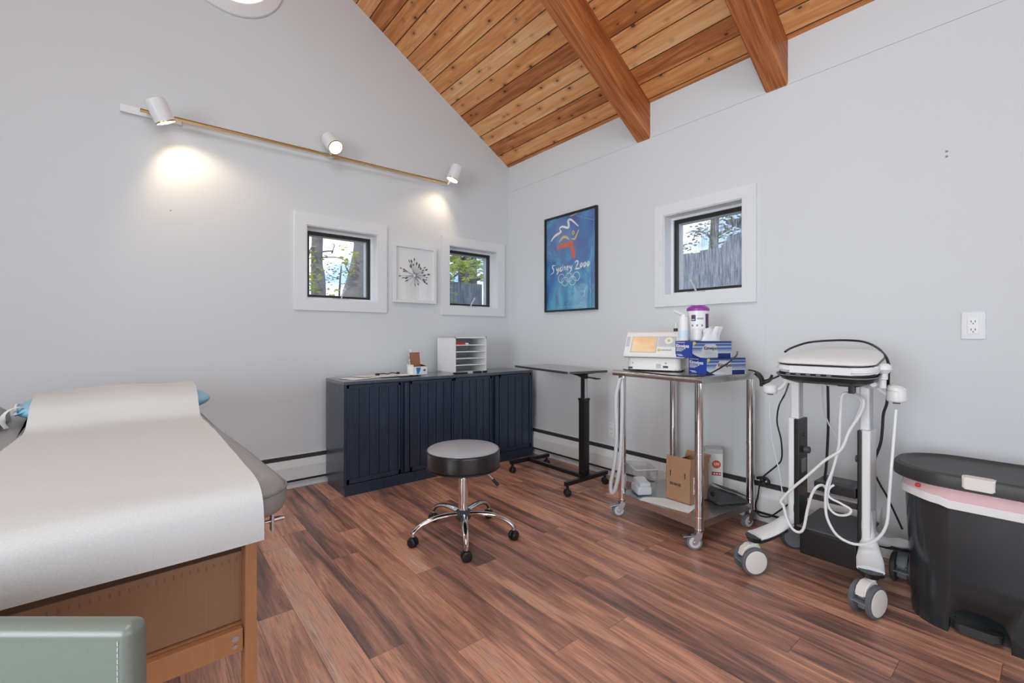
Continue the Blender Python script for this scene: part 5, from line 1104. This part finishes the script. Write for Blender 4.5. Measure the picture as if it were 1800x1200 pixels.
def off(o, z):
    out = []; n = len(base)
    for i, p in enumerate(base):
        tn = (base[(i+1) % n]-base[i-1]); tn.normalize(); nr = V(tn.y, -tn.x, 0); out.append(p+nr*o+V(0, 0, z))
    return out
rings(bm, [off(-.03, .600), off(-.008, .604), off(0, .618), off(.002, .640), off(-.004, .660), off(-.020, .678), off(-.055, .687), off(-.12, ZT)], close=True); obj('pad', bm, 'grey_vinyl', t, angle=60)
bm = nb(); tube(bm, off(.0, .655), .0032, 6, closed=True, raw=True); obj('pad_piping', bm, 'piping_grey', t)
bm = nb(); box(bm, (-HW+.06, Y0+.10, .575), (HW-.06, Y1-.08, .602), .004); obj('deck', bm, 'dark_grey', t)
bm = nb(); lg = []
lx = .247
for x, y in ((lx, Y0+.0), (-lx, Y0+.0), (lx, Y1-.12), (-lx, Y1-.12)):
    bm = nb(); box(bm, (x-.012, y, 0), (x+.012, y+.042, .600), .0025); obj('leg', bm, 'beech', t)
bm = nb(); box(bm, (-lx+.014, Y0+.010, .318), (lx-.014, Y0+.030, .369), .002); obj('end_rail', bm, 'beech', t)
bm = nb(); 
for z in (.352, .334): cyl(bm, (lx-.030, Y0+.0065, z), (lx-.030, Y0+.011, z), .0065 if z > .34 else .005, seg=18)
obj('rail_bolt', bm, 'zinc', t)
for s in (-1, 1):
    bm = nb(); box(bm, (s*lx-.010, Y0+.04, .330), (s*lx+.010, Y1-.10, .372), .002); obj('side_rail', bm, 'beech', t)
bm = nb(); box(bm, (-lx+.012, Y0+.032, .362), (lx-.012, Y1-.12, .372)); obj('shelf', bm, 'beech', t)
bm = nb(); box(bm, (HW-.085, Y0+.06, .545), (HW-.055, Y0+.085, .602), .003); cyl(bm, (HW-.07, Y0+.072, .572), (HW-.025, Y0+.072, .572), .004, seg=12); box(bm, (HW-.040, Y0+.062, .548), (HW-.034, Y0+.082, .606), .001); cyl(bm, (HW-.034, Y0+.072, .574), (HW-.010, Y0+.072, .574), .007, seg=14); obj('strap_bracket', bm, 'zinc', t)
bm = nb(); rings(bm, [[V(x, y, z) for x, y in rrect(w, l, r, 8, -.375, .45)] for w, l, r, z in ((.14, .42, .05, .60), (.18, .46, .07, .615), (.19, .47, .075, .66), (.18, .46, .07, .72), (.12, .40, .05, .748), (.05, .3, .02, .755))], close=True); obj('side_cushion', bm, 'grey_vinyl', t, angle=60)
MT = WM[t.name]
# cardboard box on its shelf
b = thing('storage_carton', 'large brown cardboard carton on the shelf under the exam table', 'box', MT@V(0, Y0+.30, .373), ty)
bm = nb(); box(bm, (-lx+.014, -.262, 0), (lx+.006, .34, .160), .003); obj('carton_body', bm, 'cardboard', b)
bm = nb(); box(bm, (-lx+.02, -.03, .1603), (lx-.02, .0, .1612)); obj('packing_tape', bm, 'kraft', b)
bm = nb(); rnd = random.Random(3)
for k in range(30): x = -lx+.05+k*.0145; box(bm, (x, -.2628, .138+rnd.uniform(-.002, .002)), (x+.003, -.2618, .147))
obj('edge_dents', bm, 'kraft_dark', b)
# paper strip
def prof_pt(s):
    pts = PR; k = min(int(s*(len(pts)-1)), len(pts)-2); f = s*(len(pts)-1)-k; return pts[k].lerp(pts[k+1], f)
raw = [V(0, Y0-.030, .572), V(0, Y0-.030, .60), V(0, Y0-.026, .632), V(0, Y0-.016, .662), V(0, Y0+.008, .682), V(0, Y0+.05, .6905), V(0, Y0+.15, .692), V(0, -.5, .6915), V(0, 0, .6915), V(0, .10, .692), V(0, .18, .700), V(0, .24, .735), V(0, .30, .775), V(0, .40, .800), V(0, .50, .806), V(0, .60, .806), V(0, .68, .798), V(0, .73, .785)]
PR = smoothpts(raw, 6)
bm = nb(); rnd = random.Random(7)
def pf(u, v):
    p = prof_pt(v); x = (u-.5)*.527+.003+.058*max(0., min(1., (p.y+.97)/1.5))
    y = p.y; z = p.z
    x += (-.010*math.exp(-((y-.2)/.25)**2))*(1 if u > .5 else -1)*abs(u-.5)*2
    pil = max(0, min(1, (y-.25)/.2)); z += pil*(-.006*(2*abs(u-.5))**2+.003*math.sin(9*u+6*y)+.008*(u-.5))
    if y < Y0+.02: y += .004*math.sin(6*u)*(.69-z)*8; x += 0.0
    z += .0007*math.sin(30*y+8*u) if y > Y0 else 0
    return V(x, y, z)
grid(bm, pf, 30, 110, .0009); obj_ = obj('exam_paper', bm, 'exam_paper', None, angle=60); obj_.matrix_world = MT; tag(obj_, 'long white crepe paper strip draped over the exam table and its end', 'paper')
# pillow
bm = nb()
def pillow(u, v):
    a, b_ = u*2*PI, (v-.5)*PI; cu, su = math.cos(a), math.sin(a); cb_, sb = math.cos(b_), math.sin(b_)
    sg = lambda q_, e: math.copysign(abs(q_)**e, q_)
    x = .315*sg(cb_, .35)*sg(cu, .55); y = .235*sg(cb_, .35)*sg(su, .55); ed = max(abs(x)/.315, abs(y)/.235)
    return V(x+.057, y+.50, .741+.048*sg(sb, 1.)*(1-.35*ed**4)+.003*math.sin(20*x)*cb_)
grid(bm, pillow, 48, 20); bmesh.ops.remove_doubles(bm, verts=bm.verts, dist=1e-4)
p_ = obj('pillow', bm, 'pillow_blue', None, angle=60); p_.matrix_world = MT; tag(p_, 'light blue pillow under the paper at the head of the exam table', 'pillow')
bm = nb(); tube(bm, [(-.200, .36, .750), (-.235, .34, .765), (-.265, .33, .752), (-.275, .32, .724), (-.262, .31, .695)], (.002, .010), 8, flat=(0, 0, 1)); s_ = obj('pillow_strap', bm, 'paper_white', p_)
bm = nb(); grid(bm, lambda u, v: V(-.19-.055*u, .48-.16*v, .775-.02*u+.012*math.sin(6*v)-.010*v), 8, 8, .003); obj('case_opening', bm, 'pillow_blue', p_)
bm = nb(); tube(bm, [(-.245, .48, .758), (-.248, .42, .768), (-.245, .36, .752), (-.242, .33, .742)], .004, 8); obj('case_hem', bm, 'paper_white', p_)

# ---- sage chair at the lower left
cp = T(268, 1074, .605); t = thing('side_chair', 'sage green vinyl chair with stitched edge in the lower left foreground', 'chair', (cp.x, cp.y, 0), -A0)
CW = .50
def cushion(x0, x1, y0, y1, z0, z1, r, name, nx=3):
    bm = nb(); cx, cy, cz = (x0+x1)/2, (y0+y1)/2, (z0+z1)/2
    box(bm, (x0, y0, z0), (x1, y1, z1), r, seg=5); return obj(name, bm, 'sage_vinyl', t, angle=60)
zt_c = cp.z
bk_ = cushion(-CW, 0, -.034, -.0, .40, zt_c, .015, 'backrest')
bm = nb(); 
for k in range(46): z = zt_c-.010-k*.0075; box(bm, (-.0175, -.0348, z-.0055), (-.0160, -.0335, z)) if z < zt_c-.016 else None
obj('seam_stitching', bm, 'stitch', bk_)
cushion(-CW, 0, -.50, -.02, .37, .46, .03, 'seat')
for x in (-CW+.03, -.03):
    for y in (-.46, -.05):
        bm = nb(); cyl(bm, (x, y, 0), (x, y, .375), .015, .020, seg=20); obj('leg', bm, 'beech', t)
